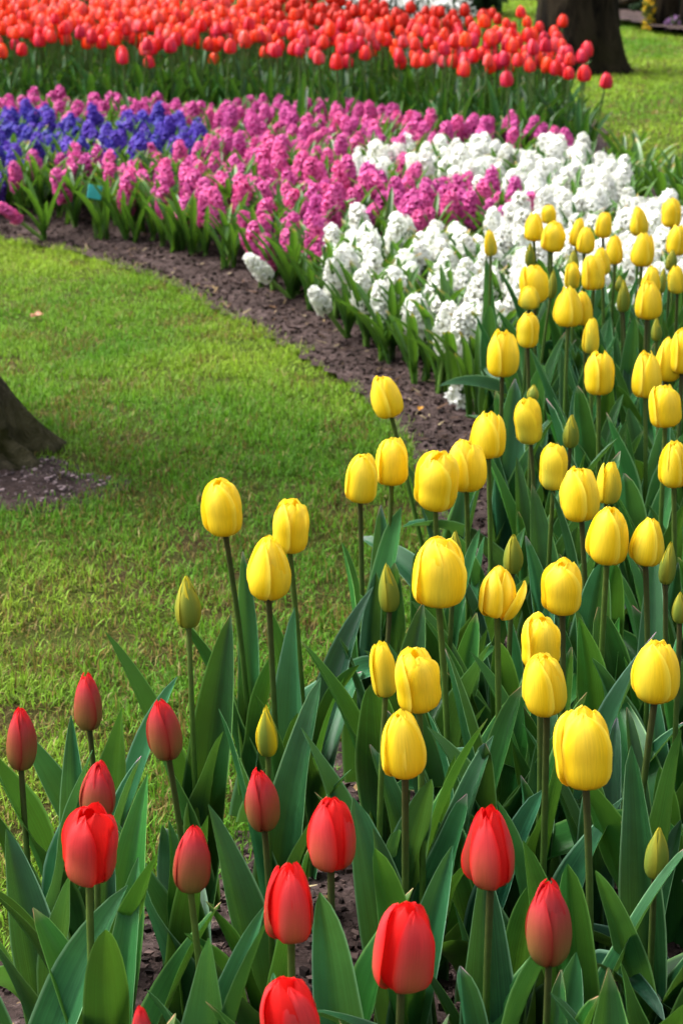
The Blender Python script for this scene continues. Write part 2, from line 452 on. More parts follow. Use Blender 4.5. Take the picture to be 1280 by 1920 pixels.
 (-0.1255, 1.466, 0.324, 0.0578, 0.0145, 'B', 0.009, -0.015, 'brownish red closed bud with a dark seam over broad leaves'),
 (-0.0675, 1.5663, 0.3284, 0.0573, 0.014, 'B', 0.003, -0.013, 'closed pink-red tulip with a bright red cap below the small green bud'),
 (-0.009, 1.5041, 0.3241, 0.062, 0.0209, 'R', 0.009, -0.019, 'open red tulip beside a dry leaf tip, in the middle of the red row'),
 (-0.0398, 1.3827, 0.3277, 0.0634, 0.0197, 'R', 0.009, -0.005, 'red tulip with a tan outer petal leaning over bare soil'),
 (-0.034, 1.2205, 0.3303, 0.0629, 0.0211, 'R', 0.001, -0.01, 'red tulip cut by the bottom edge of the picture'),
 (-0.1368, 1.1882, 0.3445, 0.044, 0.0081, 'B', -0.006, -0.004, 'red bud tip just showing at the bottom edge'),
 (0.0458, 1.3279, 0.3202, 0.0726, 0.0233, 'R', -0.001, -0.015, 'biggest bright red tulip at the bottom centre'),
 (0.1231, 1.4617, 0.3315, 0.0676, 0.021, 'R', 0.003, -0.005, 'open red tulip with a bright red gap between petals before a wide leaf'),
 (0.1621, 1.3644, 0.3177, 0.0698, 0.017, 'B', 0.003, 0.005, 'tall closed crimson tulip with a dark seam, the red one farthest right'),
]
BED_NEAR = [(-1.991, 6.493), (-1.050, 6.075), (-0.772, 5.823), (-0.626, 5.628), (-0.453, 5.374), (-0.303, 5.046), (-0.156, 4.743), (-0.050, 4.492), (0.047, 4.255), (0.111, 3.999), (0.166, 3.699), (0.193, 3.407), (0.183, 3.128), (0.131, 2.843), (0.059, 2.528), (-0.017, 2.298), (-0.091, 2.183), (-0.163, 2.077), (-0.262, 1.956), (-0.361, 1.836), (-0.496, 1.691)]
BED_RIGHT = [(1.136, 6.396), (1.031, 7.351), (1.029, 7.718), (1.079, 8.469), (1.080, 9.177), (0.992, 9.897), (0.883, 10.482), (0.743, 10.866)]
BLUE = [(-1.817, 7.282), (-1.260, 7.426), (-1.146, 7.456), (-1.024, 7.282), (-0.762, 7.368), (-0.580, 7.282), (-0.450, 7.062), (-0.430, 6.880), (-0.518, 6.587), (-0.602, 6.450), (-0.748, 6.361), (-0.933, 6.472), (-1.006, 6.275), (-1.527, 6.068)]
WHITE = [(-0.055, 5.057), (0.112, 5.188), (0.320, 5.151), (0.497, 5.341), (0.542, 5.604), (0.466, 5.782), (0.355, 6.019), (0.213, 6.119), (0.215, 6.611), (0.393, 6.706), (0.568, 6.658), (0.793, 6.611), (0.876, 6.438), (0.864, 5.970), (0.881, 5.604), (0.966, 5.437), (1.120, 4.919), (0.992, 4.322), (0.526, 4.169), (0.362, 4.120), (0.282, 3.934), (0.219, 3.979), (0.146, 4.082), (0.117, 4.270), (0.012, 4.431), (-0.025, 4.603)]
WHITE_POCKET = [(-0.017, 6.361), (0.106, 6.611), (0.191, 6.495), (0.177, 6.019), (0.032, 6.019)]
PINK = [(-1.963, 7.893), (-1.344, 7.943), (-1.188, 8.028), (-1.029, 7.943), (-0.707, 7.861), (-0.489, 7.700), (-0.291, 7.861), (0.000, 7.779), (0.220, 7.545), (0.406, 7.282), (0.610, 7.184), (0.830, 6.905), (0.812, 6.779), (0.582, 6.829), (0.397, 6.779), (0.216, 6.658), (0.213, 6.119), (0.355, 6.019), (0.466, 5.782), (0.539, 5.648), (0.502, 5.397), (0.370, 5.279), (0.322, 5.437), (0.171, 5.279), (0.087, 5.397), (-0.028, 5.279), (-0.099, 4.853), (-0.211, 4.853), (-0.281, 5.203), (-0.433, 5.166), (-0.491, 5.357), (-0.663, 5.604), (-0.808, 5.562), (-0.873, 5.648), (-0.974, 6.170), (-1.515, 6.019)]
RED = [(-1.969, 7.994), (-1.348, 8.037), (-1.048, 8.168), (-0.772, 7.848), (-0.507, 8.058), (-0.163, 7.746), (0.000, 7.647), (0.226, 7.848), (0.408, 7.401), (0.593, 7.275), (0.736, 7.085), (0.882, 7.085), (0.893, 7.647), (0.889, 8.280), (0.785, 8.838), (0.622, 9.159), (0.461, 9.300), (0.246, 9.445), (0.025, 9.780), (-0.211, 10.138), (-3.315, 12.300)]
DEEP_RED = [(-0.439, 9.907), (-0.201, 9.625), (0.146, 9.329), (0.535, 9.329), (0.739, 8.838), (0.665, 9.811), (0.533, 10.784), (-0.576, 13.086)]
EDGE_CLUMPS = [(-1.060, 6.348), (-0.961, 6.254), (-0.861, 6.136), (-0.707, 5.946), (-0.612, 5.872), (-0.475, 5.650), (-0.408, 5.612), (-0.313, 5.487), (-0.234, 5.374), (-0.132, 5.096), (-0.067, 4.926), (0.000, 4.799), (0.064, 4.635), (0.120, 4.443), (0.170, 4.232), (0.218, 4.136), (0.260, 4.061), (0.292, 3.959), (-0.056, 5.173), (0.080, 4.867), (0.152, 4.593), (0.240, 4.347)]

BED = BED_NEAR + [(-.5, .6), (2.2, .6), (2.2, 4.6)] + BED_RIGHT + [(.2, 13.6), (-4.6, 14.6), (-4.6, 7.2)]

# ------------------------------------------------------------------ ground, soil
gx = np.concatenate([np.linspace(-150, -6, 10), np.linspace(-5, 6, 45), np.linspace(7, 150, 10)])
gy = np.concatenate([np.linspace(-60, 0, 8), np.linspace(.5, 20, 70), np.linspace(22, 220, 12)])
X, Y = np.meshgrid(gx, gy)
Z = .012 * (fbm(X * .9, Y * .9, 3) - .5) * np.clip(1 - np.abs(Y - 8) / 14, 0, 1)
lawn = add('lawn', to_mesh('lawn', Geo(np.stack([X.ravel(), Y.ravel(), Z.ravel() - .012], 1), grid_quads(len(gx), len(gy))), M['lawn']), kind='structure')

def soil_height(x, y):
    d = edge_dist(x, y, BED)
    return -.006 + .045 * np.clip(d / .35, 0, 1) ** .7 + .022 * (fbm(x * 9, y * 9, 5) - .5) + .014 * (fbm(x * 30, y * 30, 8, 3) - .5)

sx, sy = np.arange(-4.6, 2.25, .03), np.concatenate([np.arange(.6, 7, .022), np.arange(7, 14.6, .08)])
X, Y = np.meshgrid(sx, sy)
ins = inside(X, Y, BED) & ~((Y < 5) & (X < -1.3))
Zs = soil_height(X, Y)
Q = grid_quads(len(sx), len(sy))
keep = ins.ravel()[Q].any(axis=1)
Q = Q[keep]
used = np.unique(Q); remap = np.zeros(X.size, int); remap[used] = np.arange(len(used))
sV = np.stack([X.ravel(), Y.ravel(), Zs.ravel()], 1)[used]
soil = add('soil_bed', to_mesh('soil_bed', Geo(sV, remap[Q]), M['soil']), kind='structure')

CUBE_V = np.array([(x, y, z) for z in (-1, 1) for y in (-1, 1) for x in (-1, 1)], float)
CUBE_Q = np.array([(0, 2, 3, 1), (4, 5, 7, 6), (0, 1, 5, 4), (2, 6, 7, 3), (0, 4, 6, 2), (1, 3, 7, 5)])
def crumbs(name, x, y, z, size, label, base=(.045, .030, .027)):
    n = len(x)
    V = CUBE_V[None] * (.35 + .9 * rng.random((n, 8, 3)))
    V *= (size * (.35 + 1.3 * rng.random((n,)) ** 4))[:, None, None] * np.stack([.6 + .8 * rng.random(n), .6 + .8 * rng.random(n), .4 + .4 * rng.random(n)], 1)[:, None, :]
    a = rng.random(n) * 6.28
    c, s = np.cos(a)[:, None], np.sin(a)[:, None]
    V = np.stack([V[..., 0] * c - V[..., 1] * s, V[..., 0] * s + V[..., 1] * c, V[..., 2]], -1)
    V += np.stack([x, y, z], 1)[:, None, :]
    Q = CUBE_Q[None] + 8 * np.arange(n)[:, None, None]
    C = np.asarray(base)[None] * (.25 + 2.0 * rng.random(n) ** 2)[:, None]
    o = add(name, to_mesh(name, Geo(V.reshape(-1, 3), Q.reshape(-1, 4), np.repeat(C, 8, 0)), M['clod'], False), kind='stuff')
    o['label'] = label; o['category'] = 'soil'
    return o

x = rng.uniform(-2.2, 1.2, 150000); y = rng.uniform(1.5, 6.6, 150000)
d = edge_dist(x, y, BED_NEAR, False)
k = inside(x, y, BED) & ((d < .45) | ((y < 3.2) & (rng.random(len(x)) < .7)))
x, y = x[k], y[k]
crumbs('soil_crumbs', x, y, soil_height(x, y) + .002, .0036, 'loose crumbly dark soil along the edge of the flower bed')

lx = rng.uniform(-2.0, .6, 9000); ly = rng.uniform(1.5, 6.6, 9000)
k = inside(lx, ly, BED) & (edge_dist(lx, ly, BED_NEAR, False) < .4) & (rng.random(9000) < .55)
lx, ly = lx[k], ly[k]; n = len(lx)
az = rng.random(n) * 6.28; ll = rng.uniform(.004, .016, n); lw = rng.uniform(.0008, .003, n)
P0 = np.stack([lx, ly, soil_height(lx, ly) + .006], 1); D = np.stack([np.cos(az), np.sin(az), rng.normal(0, .25, n)], 1) * ll[:, None]; S_ = np.stack([-np.sin(az), np.cos(az), rng.normal(0, .4, n)], 1) * lw[:, None]
V = np.stack([P0 - D - S_, P0 + D - S_ * .4, P0 + D + S_ * .4, P0 - D + S_], 1).reshape(-1, 3)
pal = np.array([(.10, .055, .03), (.20, .14, .07), (.035, .02, .012), (.26, .21, .12)])
o = add('soil_litter', to_mesh('soil_litter', Geo(V, np.arange(4 * n).reshape(-1, 4), np.repeat(pal[rng.integers(0, 4, n)], 4, 0)), M['clod'], False), kind='stuff')
o['label'] = 'scraps of straw and bark scattered on the soil strip'; o['category'] = 'litter'

# bare earth at the foot of the near tree
TREE_NEAR = (-.985, 3.88)
bx, by = np.arange(-1.9, -.3, .02), np.arange(3.1, 4.4, .02)
X, Y = np.meshgrid(bx, by)
def bare(x, y):
    n = fbm(x * 5, y * 5, 21) - .5
    a = 1 - np.hypot((x + .80) / .34, (y - 3.60) / .15) + n * .9
    b2 = .75 - np.hypot((x + .95) / .32, (y - 3.25) / .13) + n * .9
    return np.maximum(a, b2)
Zb = -.010 + .012 * np.clip(bare(X, Y) * 2, 0, 1) + .012 * (fbm(X * 25, Y * 25, 4, 3) - .5)
Q = grid_quads(len(bx), len(by)); kk = (bare(X, Y) > -.08).ravel()[Q].any(1); Q = Q[kk]
used = np.unique(Q); remap = np.zeros(X.size, int); remap[used] = np.arange(len(used))
add('bare_ground', to_mesh('bare_ground', Geo(np.stack([X.ravel(), Y.ravel(), Zb.ravel()], 1)[used], remap[Q]), M['soil']), kind='structure')
x = rng.uniform(-1.5, -.35, 9000); y = rng.uniform(3.1, 4.0, 9000)
k = bare(x, y) > .0
crumbs('bare_ground_crumbs', x[k], y[k], -.001 + .006 * rng.random(k.sum()), .0028, 'pale crumbly bare earth at the foot of the near tree', (.13, .098, .10))

# ------------------------------------------------------------------ grass
def blades(x, y, z, L, W, base, two=True):
    n = len(x)
    az = rng.random(n) * 6.283; lean = np.abs(rng.normal(.6, .5, n)); lean2 = lean + rng.uniform(-.2, 1.1, n)
    dx, dy = np.cos(az), np.sin(az)
    sxx, syy = -dy, dx
    face = rng.random(n) * .8 - .4
    p0 = np.stack([x, y, z], 1)
    h1, h2 = L * .55, L * .45
    p1 = p0 + np.stack([dx * np.sin(lean) * h1, dy * np.sin(lean) * h1, np.cos(lean) * h1], 1)
    p2 = p1 + np.stack([dx * np.sin(lean2) * h2, dy * np.sin(lean2) * h2, np.cos(lean2) * h2], 1)
    s = np.stack([sxx, syy, face], 1); s /= np.linalg.norm(s, axis=1)[:, None]
    w = W[:, None]
    V = np.stack([p0 - s * w * .5, p0 + s * w * .5, p1 - s * w * .45, p1 + s * w * .45, p2 - s * w * .08, p2 + s * w * .08], 1)
    Q = np.array([(0, 1, 3, 2), (2, 3, 5, 4)])[None] + 6 * np.arange(n)[:, None, None]
    return Geo(V.reshape(-1, 3), Q.reshape(-1, 4), np.repeat(base, 6, 0))

def grass_color(x, y):
    n = len(x)
    a = fbm(x * 1.7, y * 1.7, 31)[:, None]
    a = np.clip((a - .40) * 2.6 + .26 * np.clip(y[:, None] - 2.8, -1, 2.0), 0, 1)
    fine = fbm(x * 9, y * 9, 41, 3)[:, None]
    lush, lime, tired = np.array((.095, .245, .014)), np.array((.26, .395, .030)), np.array((.19, .145, .036))
    c = lush * (1 - a) + lime * a
    worn = np.clip(1.25 - np.hypot((x + .55) / .75, (y - 3.0) / .75), 0, 1)[:, None] * .5
    worn = np.maximum(worn, np.clip((fbm(x * 4.5, y * 6.5, 91, 3) - .54) * 9, 0, 1)[:, None] * np.clip(1.5 - np.hypot((x + .5) / .7, (y - 2.9) / .9), 0, 1)[:, None])
    worn = np.maximum(worn, np.clip((fine - .57) * 5, 0, .75))
    pick = (rng.random((n, 1)) < worn * .5 + .025)
    c = np.where(pick, tired * (.7 + .5 * rng.random((n, 1))), c)
    straw = rng.random((n, 1)) < .02
    c = np.where(straw, np.array((.36, .30, .12)), c)
    return c * (.5 + .85 * rng.random((n, 1)))

n = 480000
x = rng.uniform(-1.75, .30, n); y = rng.uniform(1.7, 6.6, n)
k = ~inside(x, y, BED)
de = edge_dist(x, y, BED_NEAR, False)
k |= (de < .035) & (rng.random(n) < .25)
k &= (np.abs(x) < .08 + .19 * (y + .35) + .12) & ~((bare(x, y) > .02) & (rng.random(n) < .88))
worn = np.clip(1.1 - np.hypot((x + .75) / .75, (y - 3.15) / .75), 0, 1)
tuft = fbm(x * 11, y * 11, 71, 3)
patch = np.clip((fbm(x * 4.5, y * 6.5, 91, 3) - .54) * 9, 0, 1) * np.clip(1.5 - np.hypot((x + .5) / .7, (y - 2.9) / .9), 0, 1)
k &= rng.random(n) > patch * .15 + worn * .22 + .55 * np.clip((.50 - tuft) * 5, 0, 1)
x, y, tuft, de = x[k], y[k], tuft[k], de[k]
L = rng.uniform(.013, .031, len(x)) * (.35 + 1.3 * tuft) * np.where(de < .05, 1.35, 1)
L = L * (1 - .13 * np.clip(y - 2.2, 0, 3))
W = rng.uniform(.0011, .0025, len(x)) * (1 + .10 * np.clip(y - 2, 0, 4))
g = blades(x, y, np.full(len(x), -.012), L, W, grass_color(x, y))
o = add('lawn_grass', to_mesh('lawn_grass', g, M['grass']), kind='stuff'); o['label'] = 'short mown lawn with worn patches inside the curve of the bed'; o['category'] = 'grass'

n = 170000
y = 5.6 + 10 * rng.random(n) ** .8; x = rng.uniform(.3, 3.4, n)
k = ~inside(x, y, BED) & (x < .20 * y + .5)
x, y = x[k], y[k]
g = blades(x, y, np.full(len(x), -.012), rng.uniform(.012, .024, len(x)), rng.uniform(.003, .006, len(x)) * (.7 + y / 16), grass_color(x, y))
o = add('far_lawn_grass', to_mesh('far_lawn_grass', g, M['grass']), kind='stuff'); o['label'] = 'bright mown lawn around the tree behind the beds'; o['category'] = 'grass'

# ------------------------------------------------------------------ trees
def trunk_geo(height, r_top, r_mid, flare, lobes, seed, nseg=72, nz=70, depth=.02, roots=()):
    rr = random.Random(seed)
    ph = [rr.uniform(0, 6.28) for _ in range(8)]
    t = np.linspace(0, 1, nz) ** 1.8
    a = np.linspace(0, 2 * np.pi, nseg, endpoint=False)
    A, T = np.meshgrid(a, t)
    z = T * height - .06
    f = np.exp(-np.clip(z, 0, None) / .22)
    lobe = sum(w * np.cos(k * A + ph[i]) for i, (k, w) in enumerate(lobes))
    r = r_mid + (r_top - r_mid) * T + f * (flare + flare * .8 * lobe)
    for az, reach, w, hs_ in roots:
        dA = np.abs((A - az + np.pi) % (2 * np.pi) - np.pi)
        r = r + reach * np.exp(-(dA / w) ** 2) * np.exp(-np.clip(z, 0, None) / hs_)
    r = r + depth * (fbm(A * 6 / 1.0, z * 2.2 + 3, seed, 4) - .5) * 2 * np.minimum(1, np.minimum(A, 6.283 - A) * 4) + depth * .8 * f * (fbm(A * 7, z * 16, seed + 3, 3) - .5) * np.minimum(1, np.minimum(A, 6.283 - A) * 4) * 2
    seam = np.minimum(1, np.minimum(A, 6.283 - A) * 4)
    r = r + depth * seam * (1.3 * np.abs(fbm(A * 13, z * 7, seed + 5, 3) - .5) + (2.4 * fbm(A * 9, z * 20, seed + 6, 3) - 1.2) * f)
    V = np.stack([r * np.cos(A), r * np.sin(A), z], -1).reshape(-1, 3)
    i = np.arange(nseg); j = (i + 1) % nseg
    Q = np.vstack([np.stack([i + nseg * m, j + nseg * m, j + nseg * (m + 1), i + nseg * (m + 1)], 1) for m in range(nz - 1)])
    return Geo(V, Q)

def limbs(tree, z0, z1, n, r0, seed, length=2.2):
    rr = random.Random(seed)
    for k in range(n):
        az = k * 2.4 + rr.uniform(-.3, .3); z = z0 + (z1 - z0) * k / max(1, n - 1)
        l = length * rr.uniform(.7, 1.2) * (1 - .4 * k / n)
        s = np.linspace(0, 1, 9)
        up = rr.uniform(.5, 1.0)
        P = np.stack([np.cos(az) * l * s + .08 * np.sin(s * 7 + k), np.sin(az) * l * s + .08 * np.cos(s * 6 + k), z + l * up * s ** 1.2], 1)
        gs = [tube(P, r0 * (1 - .85 * s) * (1 - .4 * k / n), 8)]
        for q in range(5):
            i = 3 + q; az2 = az + rr.uniform(-1.2, 1.2); l2 = l * rr.uniform(.25, .5)
            ss = np.linspace(0, 1, 5)
            P2 = P[i] + np.stack([np.cos(az2) * l2 * ss, np.sin(az2) * l2 * ss, l2 * .8 * ss], 1)
            gs.append(tube(P2, r0 * .25 * (1 - .8 * ss), 5))
        add('limb', to_mesh('limb', join(gs), M['bark']), tree)

t = root('beech_tree', (1.235, 10.75, 0), 'broad dark brown tree trunk on the lawn behind the red tulips', 'tree')
add('trunk', to_mesh('trunk', trunk_geo(7, .13, .192, .085, [(1, -.1), (3, .25), (5, .2)], 4, depth=.012), M['bark']), t)
limbs(t, 3.2, 6.6, 7, .07, 5)
t = root('beech_tree', (*TREE_NEAR, 0), 'rough mossy tree foot at the left edge with bare earth around it', 'tree')
add('trunk', to_mesh('trunk', trunk_geo(7, .12, .19, .15, [(1, .12), (3, .35), (5, .25), (8, .12)], 9, 180, 170, depth=.045, roots=((-.15, .09, .45, .13), (2.4, .15, .5, .15), (4.3, .10, .4, .15))), M['rough_bark']), t)
limbs(t, 3.2, 6.6, 7, .06, 6)

# ------------------------------------------------------------------ tulips
def spline(keys, t):
    k = np.array(keys, float); x, yv = k[:, 0], k[:, 1]
    m = np.gradient(yv, x)
    i = np.clip(np.searchsorted(x, t) - 1, 0, len(x) - 2)
    h = x[i + 1] - x[i]; s = (t - x[i]) / h
    return (2 * s**3 - 3 * s**2 + 1) * yv[i] + (s**3 - 2 * s**2 + s) * h * m[i] + (-2 * s**3 + 3 * s**2) * yv[i + 1] + (s**3 - s**2) * h * m[i + 1]

CUP_R = [(0, .18), (.06, .56), (.14, .82), (.26, .97), (.40, 1.0), (.55, .97), (.70, .88), (.84, .71), (.93, .53), (1, .33)]
BUD_R = [(0, .30), (.06, .56), (.14, .76), (.26, .94), (.38, 1.0), (.52, .95), (.68, .76), (.82, .50), (.93, .26), (1, .08)]
FAT_R = [(0, .30), (.06, .56), (.14, .76), (.26, .94), (.38, 1.0), (.52, .98), (.68, .86), (.82, .64), (.93, .40), (1, .14)]
CUP_Z = [(0, 0), (.06, .014), (.14, .068), (.26, .185), (.40, .345), (.55, .52), (.70, .69), (.84, .85), (.93, .945), (1, 1)]

YEL, YDEEP, YPALE = np.array((.92, .68, .012)), np.array((.91, .57, .008)), np.array((.95, .77, .14))
OLIVE, LEAFG = np.array((.26, .29, .035)), np.array((.16, .23, .03))
CRIMSON, ROSE, TAN, DUSK = np.array((.78, .006, .008)), np.array((.60, .058, .062)), np.array((.46, .155, .042)), np.array((.30, .045, .036))

def lerp(a, b, f):
    f = np.clip(f, 0, 1)[..., None]
    return a * (1 - f) + b * f

def petal_color(kind, u, t, outer, r):
    e = np.abs(u)
    if kind in 'YL':
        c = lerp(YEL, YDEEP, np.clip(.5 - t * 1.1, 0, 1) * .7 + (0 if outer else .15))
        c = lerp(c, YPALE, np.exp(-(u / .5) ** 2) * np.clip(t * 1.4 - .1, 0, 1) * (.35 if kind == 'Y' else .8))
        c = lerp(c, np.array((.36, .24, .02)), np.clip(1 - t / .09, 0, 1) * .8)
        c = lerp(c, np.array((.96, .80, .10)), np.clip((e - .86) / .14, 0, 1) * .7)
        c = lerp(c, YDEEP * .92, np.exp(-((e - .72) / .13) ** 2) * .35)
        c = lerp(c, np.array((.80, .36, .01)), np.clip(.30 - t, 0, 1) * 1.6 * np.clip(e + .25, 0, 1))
        if r < .42: c = lerp(c, OLIVE * 1.8, np.exp(-(u / .30) ** 2) * np.clip(.95 - t, 0, 1) * .55)
    elif kind == 'P':
        c = lerp(YEL, YPALE, np.full(u.shape, .15))
        c = lerp(c, np.array((.40, .40, .045)), np.exp(-(u / .55) ** 2) * np.clip(1.25 - t, 0, 1) * (.95 if outer else .3))
    elif kind in 'GS':
        c = lerp(OLIVE, LEAFG, np.exp(-(u / .5) ** 2) * .8)
        c = lerp(c, np.array((.46, .40, .03)), np.clip(e * 1.3 - .55, 0, 1) * .8 + np.clip(t * 2 - 1.2, 0, 1) * .6)
        if not outer or kind == 'S': c = lerp(c, YEL, np.clip(e * 1.2 - .3, 0, 1) * (1 if kind == 'S' else .5))
    elif kind == 'R':
        if outer:
            c = lerp(CRIMSON, ROSE, np.exp(-(u / .88) ** 8) * np.clip(1.3 - t * .7, 0, 1))
            c = lerp(c, TAN, np.exp(-(u / .8) ** 2) * np.clip(.95 - t * 1.35, 0, 1))
            c = lerp(c, CRIMSON, np.clip((t - .86) * 7, 0, 1))
        else:
            c = lerp(CRIMSON, np.array((.62, .02, .015)), np.full(u.shape, .5))
        c = lerp(c, np.array((.18, .12, .03)), np.clip(1 - t / .08, 0, 1) * .7)
    else:
        c = lerp(DUSK, np.array((.48, .040, .05)), np.clip(t * 1.6 - .4, 0, 1) if outer else np.full(u.shape, .8))
        c = lerp(c, np.array((.25, .185, .045)), np.exp(-(u / .95) ** 2) * np.clip(1.15 - t * 1.45, 0, 1) * (1 if outer else .3))
        c = lerp(c, CRIMSON, np.clip((t - .78) * 4, 0, 1) * .9 + np.clip(e * 2 - 1.3, 0, 1) * .5)
        c = c * (1 - .75 * np.clip((e - .955) / .045, 0, 1) * np.clip(1 - t * 1.05, 0, 1))[..., None]
    return c

def petal(kind, Rr, H, outer, r, nu=9, nt=15, loose=0.0, opening=0.0):
    bud = kind in 'GSB'
    u = np.linspace(-1, 1, nu); t = np.linspace(0, 1, nt) ** .92
    U, T = np.meshgrid(u, t)
    prof = spline(FAT_R if kind == 'B' else BUD_R if bud else CUP_R, T)
    if not bud: prof = prof * (1 + (opening + r.uniform(-.12, .12)) * np.clip(T - .45, 0, 1) + .12 * opening * np.clip(.4 - T, 0, 1))
    Zt = spline(CUP_Z, T)
    full = (r.uniform(62, 72) if kind != 'R' else r.uniform(42, 52)) if outer else r.uniform(60, 68)
    taper = np.sqrt(np.clip(1 - (np.clip(T - .40, 0, 1) / .603) ** (3.6 if not bud else 2.2), 0, 1))
    phi = rad(full) * (.72 + .28 * np.clip(T / .3, 0, 1)) * np.maximum(taper, .03)
    rr = prof * (1.0 if outer else .93 - (.25 * np.clip(T - .7, 0, 1) if not bud else 0))
    rr = rr * (r.uniform(1.02, 1.09) if outer else r.uniform(.94, .98)) * (1 + (.095 if not bud else .045) * U * np.clip(T * 4, 0, 1))                                   # one edge over its neighbour, the other under
    rr = rr - .020 * np.exp(-(U / .13) ** 2) * np.sin(np.pi * T)                      # midrib crease
    rr = rr + (.03 * r.uniform(-1, 1) * np.sin(5 * T + r.uniform(0, 6)) + .022 * np.sin(11 * T + r.uniform(0, 6))) * U ** 2 + (.03 * np.sin(U * 5 + r.uniform(0, 6)) * np.clip(T - .7, 0, 1) * 3 if not bud else 0)
    rr = rr + .05 * (1 - np.cos(U * phi)) * np.sin(np.pi * T)                         # a flatter, squarer cup
    flick = r.uniform(-.10, .12) if not bud else r.uniform(-.02, .05)
    rr = rr + flick * np.clip((T - .86) / .14, 0, 1) ** 2
    hz = r.uniform(.93, 1.0) if outer else r.uniform(.97, 1.04)
    zz = Zt * hz + .018 * np.sin(8 * U + r.uniform(0, 6)) * np.clip((T - .6) * 2.5, 0, 1)
    A = U * phi
    V = np.stack([Rr * rr * np.cos(A), Rr * rr * np.sin(A), H * zz], -1)
    if loose:
        c, s = math.cos(loose), math.sin(loose)
        x, z = V[..., 0] - Rr * .2, V[..., 2] - H * .06
        V = np.stack([x * c + z * s + Rr * .2, V[..., 1], -x * s + z * c + H * .06], -1)
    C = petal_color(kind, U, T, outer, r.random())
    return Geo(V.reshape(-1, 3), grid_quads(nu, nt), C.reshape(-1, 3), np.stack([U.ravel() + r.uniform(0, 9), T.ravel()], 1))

def leaf_geo(L, W, tilt, bend, r, nu=7, nt=20, fold=.5, twist=0.0, wave=.0, tone=1.0, point=.8):
    """a sheathing strap rising from the origin, arching towards +X; local z is up"""
    s = np.linspace(0, 1, nt)
    th = rad(tilt) + rad(bend) * s ** 1.6
    ds = L / (nt - 1)
    cx = np.concatenate([[0], np.cumsum(np.sin(th[:-1]) * ds)]); cz = np.concatenate([[0], np.cumsum(np.cos(th[:-1]) * ds)])
    sway = r.uniform(-.08, .08) * L * s ** 2
    w = (s + .10) ** .42 * np.clip(1.0 - s, 0, 1) ** point
    w = W / 2 * w / w.max(); w = np.maximum(w, .0006)
    fo = fold * (1.0 - .75 * np.clip(s * 1.6, 0, 1)) + .22
    u = np.linspace(-1, 1, nu)
    U, S = np.meshgrid(u, s)
    tw = twist * s
    Tx, Tz = np.sin(th), np.cos(th)
    Nx, Nz = -np.cos(th), np.sin(th)             # adaxial side, towards the stem
    side = w[:, None] * U * np.cos(fo)[:, None]
    lift = w[:, None] * np.abs(U) ** 1.4 * np.sin(fo)[:, None] * 1.3
    lift = lift + wave * w[:, None] * np.abs(U) ** 2 * np.sin(S * r.uniform(7, 12) + r.uniform(0, 6) + U * 1.2) * np.clip(S * 3, 0, 1)
    lift = lift - .10 * w[:, None] * np.exp(-(U / .12) ** 2)
    c, sn = np.cos(tw)[:, None], np.sin(tw)[:, None]
    b, nn = side * c - lift * sn, side * sn + lift * c
    V = np.stack([cx[:, None] + Nx[:, None] * nn, sway[:, None] + b, cz[:, None] + Nz[:, None] * nn], -1)
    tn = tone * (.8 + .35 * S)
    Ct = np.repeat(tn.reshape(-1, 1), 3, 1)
    if r.random() < .3: Ct = np.where((S.ravel() > .955)[:, None], Ct * np.array((9.0, 1.9, 5.0)), Ct)      # dry brown tip
    return Geo(V.reshape(-1, 3), grid_quads(nu, nt), Ct, np.stack([U.ravel(), S.ravel() + r.uniform(0, 20)], 1))

def stem_geo(base, top, r0, r1, lo, hi, bow, n=10, k=10):
    s = np.linspace(0, 1, k)
    P = np.outer(1 - s, base) + np.outer(s, top)
    P[:, 0] += bow[0] * np.sin(np.pi * s); P[:, 1] += bow[1] * np.sin(np.pi * s)
    C = np.outer(1 - s ** 1.5, lo) + np.outer(s ** 1.5, hi)
    return tube(P, r0 * (1 - s) + r1 * s, n, colors=C)

def add_leaves(t, base, r, plans, mat='leaf'):
    for (az, L, W, tilt, bend, z, fold, twist, wave) in plans:
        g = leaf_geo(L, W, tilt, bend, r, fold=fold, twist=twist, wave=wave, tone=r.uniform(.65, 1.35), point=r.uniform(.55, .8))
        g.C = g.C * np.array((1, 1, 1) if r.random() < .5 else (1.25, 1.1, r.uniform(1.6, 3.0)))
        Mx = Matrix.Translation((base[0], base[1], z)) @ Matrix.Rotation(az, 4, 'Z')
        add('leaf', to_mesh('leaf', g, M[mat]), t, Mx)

def tulip_plans(r, big=1.0, flop=.2, wide=1.0):
    a0 = r.uniform(0, 6.28); plans = []
    n = r.choice((3, 4, 4))
    for k in range(n):
        f = k / (n - 1)
        az = a0 + k * 2.3 + r.uniform(-.5, .5)
        droop = r.random() < flop and k == 0
        plans.append((az, big * (r.uniform(.28, .37) - .09 * f), big * wide * (r.uniform(.047, .070) - .025 * f),
                      r.uniform(3, 12) + (14 if droop else 0), r.uniform(4, 34) + (60 if droop else 0), .015 + .05 * f, r.uniform(.6, 1.05), r.uniform(-.6, .6), r.uniform(.08, .34)))
    return plans

